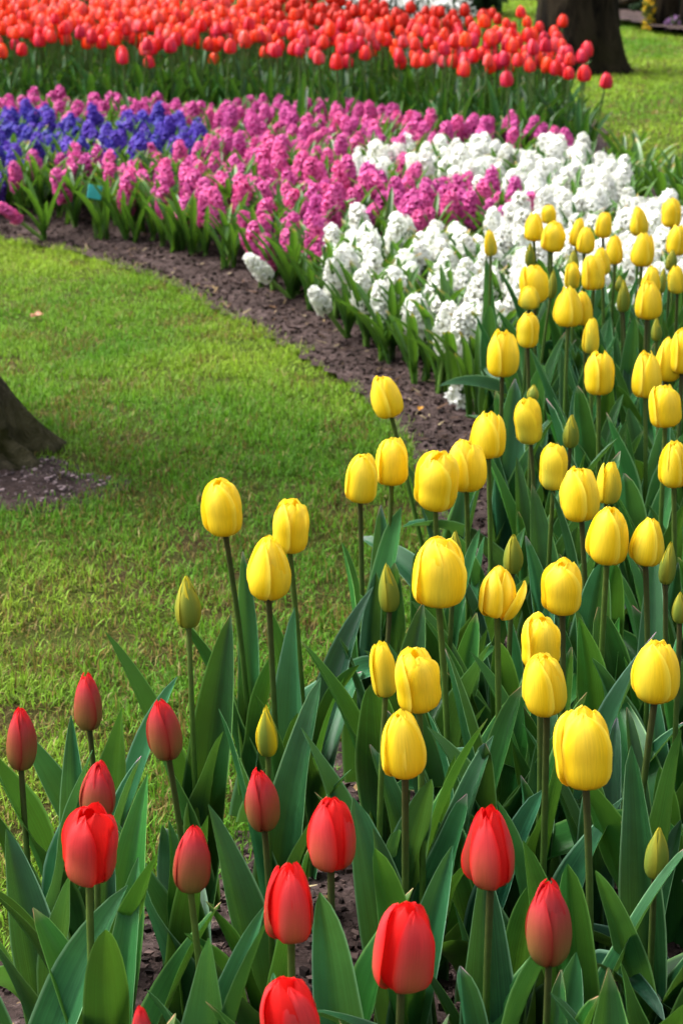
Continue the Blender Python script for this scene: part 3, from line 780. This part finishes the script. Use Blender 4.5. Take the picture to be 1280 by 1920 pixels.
def head(t, kind, pos, Rr, H, lean, r, label=None):
    fl = add('flower', None, t)
    fl.empty_display_size = .02
    a0 = r.uniform(0, 6.28); opening = r.choice((-.35, -.2, 0, .15, .35, .6)) + r.uniform(-.08, .08)
    fl.matrix_basis = Matrix.Translation(pos) @ Matrix.Rotation(lean[1], 4, 'X') @ Matrix.Rotation(lean[0], 4, 'Y') @ Matrix.Rotation(a0, 4, 'Z')
    for outer in (False, True):
        for k in range(3):
            az = k * 2.0944 + (0 if outer else 1.0472) + r.uniform(-.08, .08)
            lo = 0.0
            if kind == 'L' and outer and k == 0:
                lo = .42
                az = -a0 - .25
            elif kind not in 'GSB' and outer and r.random() < .22: lo = r.uniform(.03, .09)
            g = petal(kind, Rr, H, outer, r, loose=lo, opening=opening)
            add('petal', to_mesh('petal', g, M['petal']), fl, Matrix.Rotation(az, 4, 'Z'))

BASES = []
for i, (hx, hy, hz, H, Rr, kind, dx, dy, label) in enumerate(TULIPS):
    r = random.Random(100 + i)
    bx_, by_ = hx + dx, hy + dy
    BASES.append((bx_, by_))
    name = 'red_tulip' if kind in 'RB' else 'yellow_tulip'
    t = root(name, (bx_, by_, 0), label, 'tulip', 'red tulips at the near end of the bed' if kind in 'RB' else 'yellow tulips crowding the near bed')
    yl = kind not in 'RB'
    lean = (-dx * .9 + r.uniform(-.10, .10), r.uniform(-.09, .09))
    if hx < .12 and dx > .06: lean = (-.28, 0)
    hi = np.array((.040, .036, .012)) if r.random() < .65 else np.array((.06, .085, .016))
    g = stem_geo(np.array((0, 0, 0.0)), np.array((-dx, -dy, hz + .003)), 0.0034, .0028 + .02 * (Rr if kind in 'RYL' else 0), np.array((.048, .15, .018)), hi, (r.gauss(0, .0055), r.gauss(0, .006)))
    add('stem', to_mesh('stem', g, M['stem']), t)
    head(t, kind, (-dx, -dy, hz), Rr * (.915 if kind not in 'GSB' else 1.0), H, lean, r)
    near = hy < 1.85
    add_leaves(t, (0, 0), r, tulip_plans(r, 1.04 if yl else .98, .2 if yl else .45, 1.0 if yl else 1.10))

# flowerless tulip plants that fill the bed between the others
r = random.Random(55)
SPOTS = []
tries = 0
while len(SPOTS) < 112 and tries < 20000:
    tries += 1
    y = r.uniform(1.15, 3.9); x = r.uniform(-.30, .22 * y + .08)
    if not inside(np.array([x]), np.array([y]), BED)[0]: continue
    if edge_dist(np.array([x]), np.array([y]), BED_NEAR, False)[0] < (.10 if y < 2.2 else .13): continue
    if y < 2.0 and -.26 < x < .05: continue
    if y < 1.62 and r.random() < .55: continue
    if y > 2.4 and x < .02 + (y - 2.4) * .2: continue
    if min((x - a) ** 2 + (y - b) ** 2 for a, b in BASES + SPOTS) < .058 ** 2: continue
    SPOTS.append((x, y))
for x, y in SPOTS:
    t = root('tulip_plant', (x, y, 0), 'flowerless tulip plant of broad green leaves between the blooming tulips', 'plant', 'flowerless tulip plants in the near bed')
    add_leaves(t, (0, 0), r, tulip_plans(r, r.uniform(.8, 1.0), .35 if y > 1.7 else .55, 1.0 if y > 1.7 else 1.12)[:3])

# ------------------------------------------------------------------ hyacinths
def scatter(poly, gap, seed):
    rr = np.random.default_rng(seed)
    P = np.array(poly); lo, hi = P.min(0), P.max(0)
    h = gap * .866
    ys = np.arange(lo[1], hi[1], h)
    pts = []
    for j, yy in enumerate(ys):
        xs = np.arange(lo[0] + (gap / 2 if j % 2 else 0), hi[0], gap)
        pts.append(np.stack([xs, np.full(len(xs), yy)], 1))
    pts = np.vstack(pts) + rr.uniform(-.30, .30, (sum(map(len, pts)), 2)) * gap
    return pts[inside(pts[:, 0], pts[:, 1], poly)]

def floret_geo(cA, cB, seed, lod=0):
    """a starry bell facing +X with recurved petals"""
    r = random.Random(seed); gs = []
    for k in range(6):
        a = k * 1.0472 + r.uniform(-.15, .15)
        l = r.uniform(.85, 1.1)
        prof = [(.000, .0028), (.011, .0046), (.0165, .0105 * l), (.0125 + r.uniform(-.004, .003), .0185 * l)]
        wid = [.0028, .0038, .0046, .0012]
        if lod: prof, wid = [prof[0], prof[2], prof[3]], [.0032, .0052, .0022]
        V, C = [], []
        for i, ((x, rad_), w) in enumerate(zip(prof, wid)):
            for s_ in (-1, 1):
                V.append((x, rad_ * math.cos(a) - s_ * w * math.sin(a), rad_ * math.sin(a) + s_ * w * math.cos(a)))
                f = i / (len(prof) - 1)
                C.append(np.array(cA) * (1 - f) + np.array(cB) * f)
        n = len(prof)
        Q = [(2 * i, 2 * i + 1, 2 * i + 3, 2 * i + 2) for i in range(n - 1)]
        gs.append(Geo(V, Q, np.array(C), np.array([(s_, i / n) for i in range(n) for s_ in (-1, 1)])))
    return join(gs)

def spike_places(n, Ls, seed, size=1.0):
    r = random.Random(seed); out = []
    for k in range(n):
        f = (k + .5) / n
        z = Ls * (f ** .9)
        az = k * 2.39996 + r.uniform(-.4, .4)
        el = -.3 + 1.2 * f ** 2.2 + r.uniform(-.32, .32)
        core = .0085 * (1 - .55 * f ** 2)
        sc = size * r.uniform(.85, 1.3) * (1.05 - .35 * f ** 3)
        Mx = Matrix.Translation((0, 0, z)) @ Matrix.Rotation(az, 4, 'Z') @ Matrix.Rotation(-el, 4, 'Y') @ Matrix.Translation((core, 0, 0)) @ Matrix.Rotation(r.uniform(0, 1), 4, 'X') @ Matrix.Scale(sc, 4)
        out.append(Mx)
    return out

HUES = {'white': ((.74, .76, .60), (.92, .92, .90)), 'pink': ((.46, .022, .19), (.76, .135, .41)), 'blue': ((.04, .016, .27), (.105, .060, .47))}
SPIKES, FAR_SPIKES, FLORETS, CORES = {}, {}, {}, {}
for hue, (cA, cB) in HUES.items():
    SPIKES[hue], FAR_SPIKES[hue], FLORETS[hue] = [], [], []
    FS_ = .84 if hue != 'white' else .92
    for v in range(3): FLORETS[hue].append(to_mesh('floret', floret_geo(cA, cB, v), M['floret']))
    for v in range(5):
        Ls = (.075, .085, .095, .088, .080)[v]
        gs = [floret_geo(cA, cB, 10 * v + k % 4).moved(Mx) for k, Mx in enumerate(spike_places(38 if hue == 'white' else 40, Ls, v, FS_))]
        gs.append(tube([(0, 0, -.01), (0, 0, Ls * .5), (0, 0, Ls)], [.006, .006, .003], 6, tuple(np.array(cA) * .8)))
        SPIKES[hue].append(to_mesh('flower_spike', join(gs), M['floret']))
        gs = [floret_geo(cA, cB, 10 * v + k % 4, 1).moved(Mx) for k, Mx in enumerate(spike_places(26 if hue == 'white' else 30, Ls, v, FS_))]
        gs.append(tube([(0, 0, -.01), (0, 0, Ls * .5), (0, 0, Ls)], [.009, .010, .004], 6, tuple(np.array(cA) * .8)))
        FAR_SPIKES[hue].append(join(gs))
r = random.Random(3)
STRAPS = []
for v in range(10):
    STRAPS.append(leaf_geo(r.uniform(.15, .21), r.uniform(.017, .026), r.uniform(6, 24), r.uniform(5, 50), r, nu=5, nt=10, fold=.75, twist=r.uniform(-.4, .4), point=.45))
STRAP_ME = [to_mesh('leaf', g, M['strap']) for g in STRAPS]
HSTEM = to_mesh('stem', stem_geo(np.array((0, 0, 0)), np.array((0, 0, 1.0)), .0055, .0055, np.array((.12, .24, .04)), np.array((.13, .20, .05)), (0, 0), 6, 4), M['stem'])
TUFTS = []
for v in range(4):
    gs = []
    for k in range(5):
        gs.append(STRAPS[r.randrange(10)].moved(Matrix.Rotation(k * 1.26 + r.uniform(-.3, .3), 4, 'Z')))
    TUFTS.append(join(gs))
TUFT_ME = [to_mesh('leaf_tuft', g, M['strap']) for g in TUFTS]

LABELS = {'white': ('white_hyacinth', 'white hyacinth with starry florets massed behind the yellow tulips', 'white hyacinths in the middle of the beds'),
          'pink': ('pink_hyacinth', 'pink hyacinth with a dense flower spike in the broad pink drift', 'pink hyacinths in the broad drift'),
          'blue': ('violet_hyacinth', 'violet blue hyacinth in the wedge enclosed by pink ones', 'violet blue hyacinths in the wedge')}
FRONT = {'white': 'white hyacinth in the front row bordering the bare soil strip', 'pink': 'pink hyacinth in the front row bordering the bare soil strip', 'blue': LABELS['blue'][1]}

def ground(x, y):
    return float(soil_height(np.array([x]), np.array([y]))[0])

def hyacinth(hue, x, y, detail, r, lean=None, hz=None, label=None):
    name, lab, grp = LABELS[hue]
    front = detail >= 1
    t = root(name, (x, y, ground(x, y) - .004), label or (FRONT[hue] if detail == 2 else lab), 'hyacinth', grp if not label else grp + ', front row', r.uniform(0, 6.28))
    if detail == 2 and not label: t['group'] = grp + ', front row'
    hz = hz or r.uniform(.065, .115)
    lx, ly = lean or (r.gauss(0, .17), r.gauss(0, .17))
    if lean: t.rotation_euler = (0, 0, 0)
    tilt = Matrix.Rotation(lx, 4, 'X') @ Matrix.Rotation(ly, 4, 'Y')
    add('stem', HSTEM, t, tilt @ Matrix.Diagonal((1, 1, hz + .012, 1)))
    Mx = tilt @ Matrix.Translation((0, 0, hz)) @ Matrix.Rotation(r.uniform(0, 6.28), 4, 'Z') @ Matrix.Scale(r.uniform(.85, 1.15) if not lean else .78, 4)
    if detail == 2:
        v = r.randrange(5); Ls = (.075, .085, .095, .088, .080)[v]
        key = (hue, v)
        if key not in CORES:
            CORES[key] = to_mesh('flower_spike', tube([(0, 0, -.01), (0, 0, Ls * .5), (0, 0, Ls)], [.006, .006, .003], 6, tuple(np.array(HUES[hue][0]) * .8)), M['floret'])
        sp = add('flower_spike', CORES[key], t, Mx)
        for k, m_ in enumerate(spike_places(38 if hue == 'white' else 40, Ls, r.randrange(999), .92 if hue == 'white' else .84)):
            add('floret', FLORETS[hue][k % 3], sp, m_)
    else:
        add('flower_spike', SPIKES[hue][r.randrange(5)], t, Mx)
    if detail:
        for k in range(6):
            add('leaf', STRAP_ME[r.randrange(10)], t, Matrix.Rotation(k * 1.05 + r.uniform(-.4, .4), 4, 'Z') @ Matrix.Scale(r.uniform(.8, 1.15), 4))
    else:
        add('leaf_tuft', TUFT_ME[r.randrange(4)], t, Matrix.Rotation(r.uniform(0, 6.28), 4, 'Z') @ Matrix.Scale(r.uniform(.8, 1.05), 4))

def in_view(x, y, z, margin=.06):
    """inside the photographed wedge of ground; plants beyond it only join the mass"""
    d = y * math.cos(rad(PITCH)) + (CAM_H - z) * math.sin(rad(PITCH))
    return abs(x / d) < 640 / 3733 + margin * .1

r = random.Random(21)
sets = {'white': np.vstack([scatter(WHITE, .081, 1), scatter(WHITE_POCKET, .10, 2)]), 'blue': scatter(BLUE, .076, 3)}
p = scatter(PINK, .089, 4)
p = p[~inside(p[:, 0], p[:, 1], BLUE) & ~inside(p[:, 0], p[:, 1], WHITE_POCKET) & ~inside(p[:, 0], p[:, 1], WHITE)]
sets['pink'] = p
for hue, gap in (('pink', .15), ('white', .13)):
    sets[hue] = sets[hue][edge_dist(sets[hue][:, 0], sets[hue][:, 1], BED_NEAR, False) > gap]
ORDINALS = 'first second third fourth fifth sixth seventh eighth ninth tenth eleventh twelfth thirteenth fourteenth fifteenth sixteenth seventeenth eighteenth nineteenth twentieth twenty-first twenty-second twenty-third twenty-fourth'.split()
NAMES_MASS = {'white': 'white_hyacinth_mass', 'pink': 'pink_hyacinth_mass', 'blue': 'violet_hyacinth_mass'}
for hue, pts in sets.items():
    seen = np.array([in_view(x, y, .14) for x, y in pts])
    dist = np.hypot(pts[:, 0], pts[:, 1])
    edge = edge_dist(pts[:, 0], pts[:, 1], BED_NEAR, False)
    order = np.argsort(dist + np.where(seen, 0, 100))
    lim = 300
    rank = {int(i): k for k, i in enumerate(order)}
    front_idx = set(int(i) for i in np.argsort(edge + np.where(seen, 0, 100))[:{'white': 16, 'pink': 24, 'blue': 0}[hue]])
    mass = []
    row = sorted(front_idx, key=lambda i: pts[i, 0] - .5 * pts[i, 1])
    def front_label(i):
        k = row.index(i)
        where = {'pink': 'pink hyacinth at the soil strip, %s along the front row from the left edge', 'white': 'white hyacinth at the soil strip, %s along the front row from the pink drift'}[hue]
        return where % ORDINALS[k]
    for i, (x, y) in enumerate(pts):
        if rank[i] < lim and seen[i]:
            hyacinth(hue, x, y, 2 if i in front_idx else (1 if edge[i] < .55 else 0), r, label=front_label(i) if i in front_idx else None)
        else:
            Mx = Matrix.Translation((x, y, .03)) @ Matrix.Rotation(r.uniform(0, 6.28), 4, 'Z')
            T2 = Matrix.Rotation(r.gauss(0, .12), 4, 'X') @ Matrix.Rotation(r.gauss(0, .12), 4, 'Y') @ Matrix.Translation((0, 0, r.uniform(.075, .105)))
            mass.append((Mx @ T2, FAR_SPIKES[hue][r.randrange(5)], Mx, TUFTS[r.randrange(4)]))
    print(hue, len(pts), 'seen', seen.sum(), 'mass', len(mass))
    if mass:
        o = add(NAMES_MASS[hue], to_mesh(NAMES_MASS[hue], join([g.moved(a) for a, g, _, _ in mass]), M['floret']), kind='stuff')
        o['label'] = {'white': 'white', 'pink': 'pink', 'blue': 'violet blue'}[hue] + ' hyacinth spikes farther back reading as one mass'; o['category'] = 'hyacinths'
        lo_ = add('leaf_mass', to_mesh('leaf_mass', join([g.moved(b_) for _, _, b_, g in mass]), M['strap']), o, kind='stuff')

# hyacinths that have flopped over the soil edge
hyacinth('white', -.13, 5.08, 2, r, (.2, -.75), .09, 'white hyacinth flopped low over the soil under two pink ones')
hyacinth('white', .015, 4.66, 2, r, (.35, -.55), .10, 'white hyacinth leaning out over the soil at the corner of the white drift')
hyacinth('pink', -.90, 5.98, 2, r, (.3, -.8), .10, 'pink hyacinth flopped sideways beside the teal marker')

# leafy clumps that close the edge of the drift
for k, (x, y) in enumerate(EDGE_CLUMPS):
    x += r.uniform(-.02, .02); y += r.uniform(-.02, .05)
    t = root('leafy_plant', (x, y, ground(x, y) - .004), 'clump of strap leaves without bloom edging the soil strip', 'plant', 'flowerless strap leaf clumps by the soil strip')
    for q in range(8):
        add('leaf', STRAP_ME[r.randrange(10)], t, Matrix.Translation((r.uniform(-.02, .02), r.uniform(-.02, .02), 0)) @ Matrix.Rotation(q * .8 + r.uniform(-.3, .3), 4, 'Z') @ Matrix.Scale(r.uniform(.75, 1.2), 4))

# strap-leaved plants without flowers along the far lawn edge
for k, (x, y) in enumerate([(.98, 6.9), (1.0, 6.65), (1.03, 6.4), (1.07, 6.2), (1.1, 6.0), (1.13, 5.8), (1.05, 6.05), (1.0, 6.2), (1.17, 5.6), (.97, 6.45), (1.10, 6.35)]):
    t = root('leafy_plant', (x, y, .01), 'flowerless clump of green strap leaves along the far lawn edge', 'plant', 'flowerless strap leaf clumps by the far lawn')
    for q in range(7):
        add('leaf', STRAP_ME[r.randrange(10)], t, Matrix.Rotation(q * .9 + r.uniform(-.3, .3), 4, 'Z') @ Matrix.Scale(r.uniform(.9, 1.35), 4))

# ------------------------------------------------------------------ red tulips behind
def far_head(kind, seed):
    r = random.Random(seed)
    gs = []
    pal = {'rose': (np.array((.74, .022, .018)), np.array((.64, .035, .085))), 'orange': (np.array((.84, .042, .006)), np.array((.70, .030, .045))), 'deep': (np.array((.55, .002, .004)), np.array((.46, .001, .006))), 'salmon': (np.array((.80, .075, .05)), np.array((.76, .14, .19)))}[kind]
    for outer in (False, True):
        for k in range(3):
            g = petal('R', .024, .062, outer, r, 5, 8)
            u = np.tile(np.linspace(-1, 1, 5), 8); t = np.repeat(np.linspace(0, 1, 8), 5)
            g.C = lerp(pal[0], pal[1], np.exp(-(u / .55) ** 2) * (1.0 - .3 * t)) if outer else lerp(pal[0], pal[1], np.full(40, .1))
            gs.append(g.moved(Matrix.Rotation(k * 2.0944 + (0 if outer else 1.0472), 4, 'Z')))
    return join(gs)
FH = {k: [far_head(k, s + 7) for s in range(4)] for k in ('orange', 'rose', 'deep', 'salmon')}
FH_ME = {k: [to_mesh('flower', g, M['far_petal']) for g in v] for k, v in FH.items()}
r = random.Random(31)
FL = [leaf_geo(r.uniform(.24, .33), r.uniform(.040, .056), r.uniform(3, 14), r.uniform(6, 50), r, nu=5, nt=10, fold=.7, twist=r.uniform(-.5, .5), wave=.15) for _ in range(10)]
FL_ME = [to_mesh('leaf', g, M['leaf']) for g in FL]
FS = stem_geo(np.array((0, 0, 0)), np.array((0, 0, 1.0)), .0036, .0036, np.array((.03, .10, .012)), np.array((.05, .09, .02)), (0, 0), 5, 4)
FS_ME = to_mesh('stem', FS, M['stem'])
pts = scatter(RED, .088, 8)
pts = np.vstack([pts, [(-.80, 7.55), (-.46, 7.75), (.0, 7.42), (-.16, 7.5), (.60, 7.0), (.40, 7.2)]])
seen = np.array([in_view(x, y, .36) for x, y in pts])
order = np.argsort(np.hypot(pts[:, 0], pts[:, 1]) + np.where(seen, 0, 100))
rank = {int(i): k for k, i in enumerate(order)}
mass_h, mass_s, mass_l = [], [], []
deep = inside(pts[:, 0], pts[:, 1], DEEP_RED) | ((pts[:, 1] > 8.75 + .15 * np.sin(pts[:, 0] * 9)) & (pts[:, 0] > -.30))
for i, (x, y) in enumerate(pts):
    kind = 'deep' if deep[i] else ('salmon' if (x < -.5 and y > 9.6 and r.random() < .7) or r.random() < .10 else ('rose' if r.random() < np.clip(1.15 - (y - 7.0) * .5, .15, .85) else 'orange'))
    hz = r.gauss(.345, .028)
    if kind == 'deep': hz += .008
    lx, ly = r.gauss(0, .06), r.gauss(0, .06)
    tilt = Matrix.Rotation(lx, 4, 'X') @ Matrix.Rotation(ly, 4, 'Y')
    Mh = tilt @ Matrix.Translation((0, 0, hz)) @ Matrix.Rotation(r.uniform(0, 6.28), 4, 'Z') @ Matrix.Scale(r.uniform(.76, .98), 4)
    Ms = tilt @ Matrix.Diagonal((1, 1, hz + .002, 1))
    if rank[i] < 300 and seen[i]:
        if kind == 'deep': lab, grp = 'deep red tulip at the back of the far red band', 'deep red tulips at the back'
        else: lab, grp = 'orange red tulip in the dense far band behind the pink hyacinths', 'orange red tulips in the far band'
        t = root('red_tulip', (x, y, .02), lab, 'tulip', grp)
        add('flower', FH_ME[kind][r.randrange(4)], t, Mh)
        add('stem', FS_ME, t, Ms)
        for q in range(4):
            add('leaf', FL_ME[r.randrange(10)], t, Matrix.Rotation(q * 1.6 + r.uniform(-.4, .4), 4, 'Z') @ Matrix.Scale(r.uniform(.75, 1.1), 4))
    else:
        B = Matrix.Translation((x, y, .02))
        mass_h.append(FH[kind][r.randrange(4)].moved(B @ Mh)); mass_s.append(FS.moved(B @ Ms))
        mass_l.append(FL[r.randrange(10)].moved(B @ Matrix.Rotation(r.uniform(0, 6.28), 4, 'Z')))
print('red', len(pts), 'seen', seen.sum(), 'mass', len(mass_h))
o = add('red_tulip_mass', to_mesh('red_tulip_mass', join(mass_h), M['far_petal']), kind='stuff'); o['label'] = 'red tulip heads at the back of the far band reading as one mass'; o['category'] = 'tulips'
add('stem_mass', to_mesh('stem_mass', join(mass_s), M['stem']), o, kind='stuff')
add('leaf_mass', to_mesh('leaf_mass', join(mass_l), M['leaf']), o, kind='stuff')

# ------------------------------------------------------------------ far garden behind the lawn
def leafy_bush(name, loc, size, n, label, cat, leafc, flowers=None, nf=0, seed=1, leaf=.05, group=None):
    rr = np.random.default_rng(seed)
    t = root(name, loc, label, cat, group)
    def cards(n, sz, shell):
        d = rr.normal(size=(n, 3)); d /= np.linalg.norm(d, axis=1)[:, None]
        rad_ = (rr.random(n) ** (1 / 3) if not shell else .9 + .15 * rr.random(n)) * (.8 + .4 * vnoise(d[:, 0] * 3 + 9, d[:, 2] * 3 + d[:, 1] * 2 + 9, seed))
        p = d * rad_[:, None] * np.array(size) + np.array((0, 0, size[2] * .85))
        p[:, 2] = np.maximum(p[:, 2], .02)
        a = rr.normal(size=(n, 3)); a /= np.linalg.norm(a, axis=1)[:, None]
        b_ = np.cross(a, rr.normal(size=(n, 3))); b_ /= np.linalg.norm(b_, axis=1)[:, None]
        s = (sz * (.6 + .8 * rr.random(n)))[:, None]
        c_ = np.cross(a, b_)
        V = np.stack([p - a * s, p + b_ * s * .4 + c_ * s * .12, p + a * s, p - b_ * s * .4 + c_ * s * .12], 1)
        return V.reshape(-1, 3), np.arange(4 * n).reshape(-1, 4)
    V, Q = cards(n, leaf, False)
    C = np.repeat(np.array(leafc)[None] * (.5 + rr.random((n, 1))), 4, 0)
    add('foliage', to_mesh('foliage', Geo(V, Q, C), M['grass'], False), t)
    for k in range(5):
        az = k * 1.3
        P = [(0, 0, 0), (math.cos(az) * size[0] * .25, math.sin(az) * size[1] * .25, size[2] * .5), (math.cos(az) * size[0] * .6, math.sin(az) * size[1] * .6, size[2] * 1.2)]
        add('stem', to_mesh('stem', tube(P, [.012, .009, .004], 5, (.06, .045, .03)), M['stem']), t)
    if flowers is not None:
        V, Q = cards(nf, leaf * .8, True)
        add('blossom', to_mesh('blossom', Geo(V, Q, np.repeat(np.array(flowers)[None] * (.8 + .3 * rr.random((nf, 1))), 4, 0)), M['grass'], False), t)
    return t

dark = (.022, .05, .018)
leafy_bush('shrub', (.90, 14.3, 0), (.27, .3, .26), 1500, 'round dark green shrub beyond the deep red tulips', 'shrub', dark, seed=2)
leafy_bush('shrub', (.30, 16.0, 0), (.34, .3, .22), 1300, 'dark shrub beyond the red tulips, partly hidden by their heads', 'shrub', dark, seed=3)
for k, (x, y) in enumerate([(.28, 12.6), (.37, 12.7), (.46, 12.6), (.55, 12.7), (.64, 12.6), (.72, 12.75), (.06, 12.7), (-.02, 12.8)]):
    leafy_bush('flower_clump', (x, y, 0), (.10, .1, .125), 160, 'clump of white flowers just beyond the deep red tulips', 'flowers', dark, (.82, .83, .80), 150, 20 + k, .035, 'white flower clumps beyond the red tulips')
for k, (x, y) in enumerate([(1.96, 15.9), (2.10, 15.7), (2.24, 15.8)]):
    leafy_bush('flower_clump', (x, y, .10), (.13, .1, .10), 160, 'clump of white flowers beyond the lawn beside the far tree', 'flowers', dark, (.82, .83, .80), 160, 30 + k, .04, 'white flower clumps beyond the lawn')
for k in range(9):
    leafy_bush('hedge_shrub', (.75 + .42 * k, 17.2 + .1 * (k % 2), 0), (.36, .3, .42), 1300, 'dark clipped shrub in the hedge at the end of the lawn', 'shrub', (.014, .034, .012), seed=40 + k, group='hedge shrubs at the end of the lawn')
for k, (x, y) in enumerate([(1.93, 14.3), (2.15, 14.0), (2.40, 14.2)]):
    leafy_bush('shrub', (x, y, 0), (.20, .2, .16), 900, 'low dark shrub at the lawn edge beside the slim far trunks', 'shrub', dark, seed=60 + k, group='low dark shrubs beyond the lawn')
leafy_bush('flower_clump', (1.95, 13.0, 0), (.035, .05, .12), 70, 'clump of yellow flowers at the foot of the far grey trunk', 'flowers', (.12, .14, .02), (.75, .48, .02), 60, 71, .026)
leafy_bush('flower_clump', (2.09, 12.9, 0), (.05, .05, .05), 60, 'small clump of mauve flowers at the foot of the far grey trunk', 'flowers', (.05, .06, .03), (.30, .16, .34), 60, 72, .022)
t = root('slim_tree', (2.065, 13.1, 0), 'slim grey brown trunk with a leaning limb at the edge of the far lawn', 'tree')
add('trunk', to_mesh('trunk', trunk_geo(5, .05, .075, .03, [(3, .3)], 14, 32, 40, .006), M['bark']), t)
add('limb', to_mesh('limb', tube([(0, 0, .30), (-.12, .0, .22), (-.27, .02, .16), (-.42, .02, .14)], [.03, .028, .024, .012], 8), M['bark']), t)
limbs(t, 2.2, 4.6, 5, .03, 15, 1.2)
t = root('slim_tree', (2.24, 12.95, 0), 'dark slim trunk cut by the right edge of the picture beyond the lawn', 'tree')
add('trunk', to_mesh('trunk', trunk_geo(5, .05, .08, .03, [(3, .3)], 16, 32, 40, .006), M['bark']), t)
limbs(t, 2.2, 4.6, 5, .03, 17, 1.2)
# dark planted ground beyond the lawn
bxp = [(1.80, 13.6), (2.00, 12.9), (2.25, 12.35), (2.9, 12.0), (4.5, 12.2), (4.5, 19), (1.0, 19), (1.2, 16.4), (1.75, 15.6)]
gx, gy = np.arange(.9, 4.6, .08), np.arange(11.9, 19.1, .08)
X, Y = np.meshgrid(gx, gy); Q = grid_quads(len(gx), len(gy)); Q = Q[inside(X, Y, bxp).ravel()[Q].any(1)]
used = np.unique(Q); remap = np.zeros(X.size, int); remap[used] = np.arange(len(used))
Zf = .03 + .03 * fbm(X * 6, Y * 6, 77)
add('far_soil', to_mesh('far_soil', Geo(np.stack([X.ravel(), Y.ravel(), Zf.ravel()], 1)[used], remap[Q]), M['soil']), kind='structure')

# ------------------------------------------------------------------ small things
def box_geo(sx, sy, sz, bevel=.12):
    V = CUBE_V * np.array((sx, sy, sz)) / 2
    return Geo(V, CUBE_Q)
t = root('plant_marker', (-.735, 5.93, .02), 'small teal plant marker plate standing among the pink hyacinths', 'marker')
t.rotation_euler = (0, 0, .35)
pl = add('plate', to_mesh('plate', box_geo(.042, .003, .042), M['teal'], False), t, Matrix.Translation((0, 0, .135)) @ Matrix.Rotation(-.35, 4, 'X') @ Matrix.Rotation(.25, 4, 'Y'))
pl.modifiers.new('bevel', 'BEVEL').width = .001
add('stake', to_mesh('stake', tube([(0, 0, -.03), (0, .002, .06), (0, .006, .135)], [.002, .002, .002], 6, (.02, .02, .02)), M['black_plastic']), t)
for (x, y, z1, lab) in ((-.043, 4.93, .185, 'thin dark stake in front of the first white hyacinths'), (-.183, 5.24, .19, 'thin dark stake between the pink hyacinths of the front row')):
    t = root('garden_stake', (x, y, .0), lab, 'stake')
    add('rod', to_mesh('rod', tube([(0, 0, -.02), (0, 0, z1 * .5), (.001, 0, z1)], [.0025, .0025, .0024], 8), M['black_plastic']), t)
    add('rod_cap', to_mesh('rod_cap', tube([(.001, 0, z1 - .004), (.001, 0, z1 + .002), (.001, 0, z1 + .004)], [.0032, .0032, .0008], 8), M['black_plastic']), t)
r = random.Random(77)
def fallen(name, loc, L, W, colr, label, rz, cat='leaf'):
    g = leaf_geo(L, W, 72, 30, r, nu=7, nt=10, fold=.35, wave=.4)
    g.C = np.tile(np.array(colr), (len(g.V), 1)) * (.8 + .4 * rng.random((len(g.V), 1)))
    o = add(name, to_mesh(name, g, M['dry']))
    o.location = loc; o.rotation_euler = (0, 0, rz)
    tag(o, label, cat)
fallen('fallen_leaf', (-.785, 4.94, .004), .035, .024, (.50, .24, .15), 'curled pale orange fallen leaf lying on the lawn', .3)
fallen('fallen_petal', (.161, 3.98, .03), .018, .012, (.62, .30, .03), 'small orange scrap of petal on the soil strip', 1.0, 'petal')
fallen('fallen_leaf', (.018, 2.235, .03), .05, .014, (.45, .30, .14), 'dry tan leaf tip on the soil beside the open red tulip', .6)
t = root('fallen_florets', (.237, 4.03, .03), 'broken bit of white hyacinth bloom lying on the soil edge', 'florets')
for k in range(6):
    add('floret', FLORETS['white'][k % 3], t, Matrix.Translation((r.uniform(-.012, .012), r.uniform(-.012, .012), .004 + .006 * k)) @ Matrix.Rotation(r.uniform(0, 6), 4, 'Z') @ Matrix.Rotation(-r.uniform(0, 1.2), 4, 'Y'))
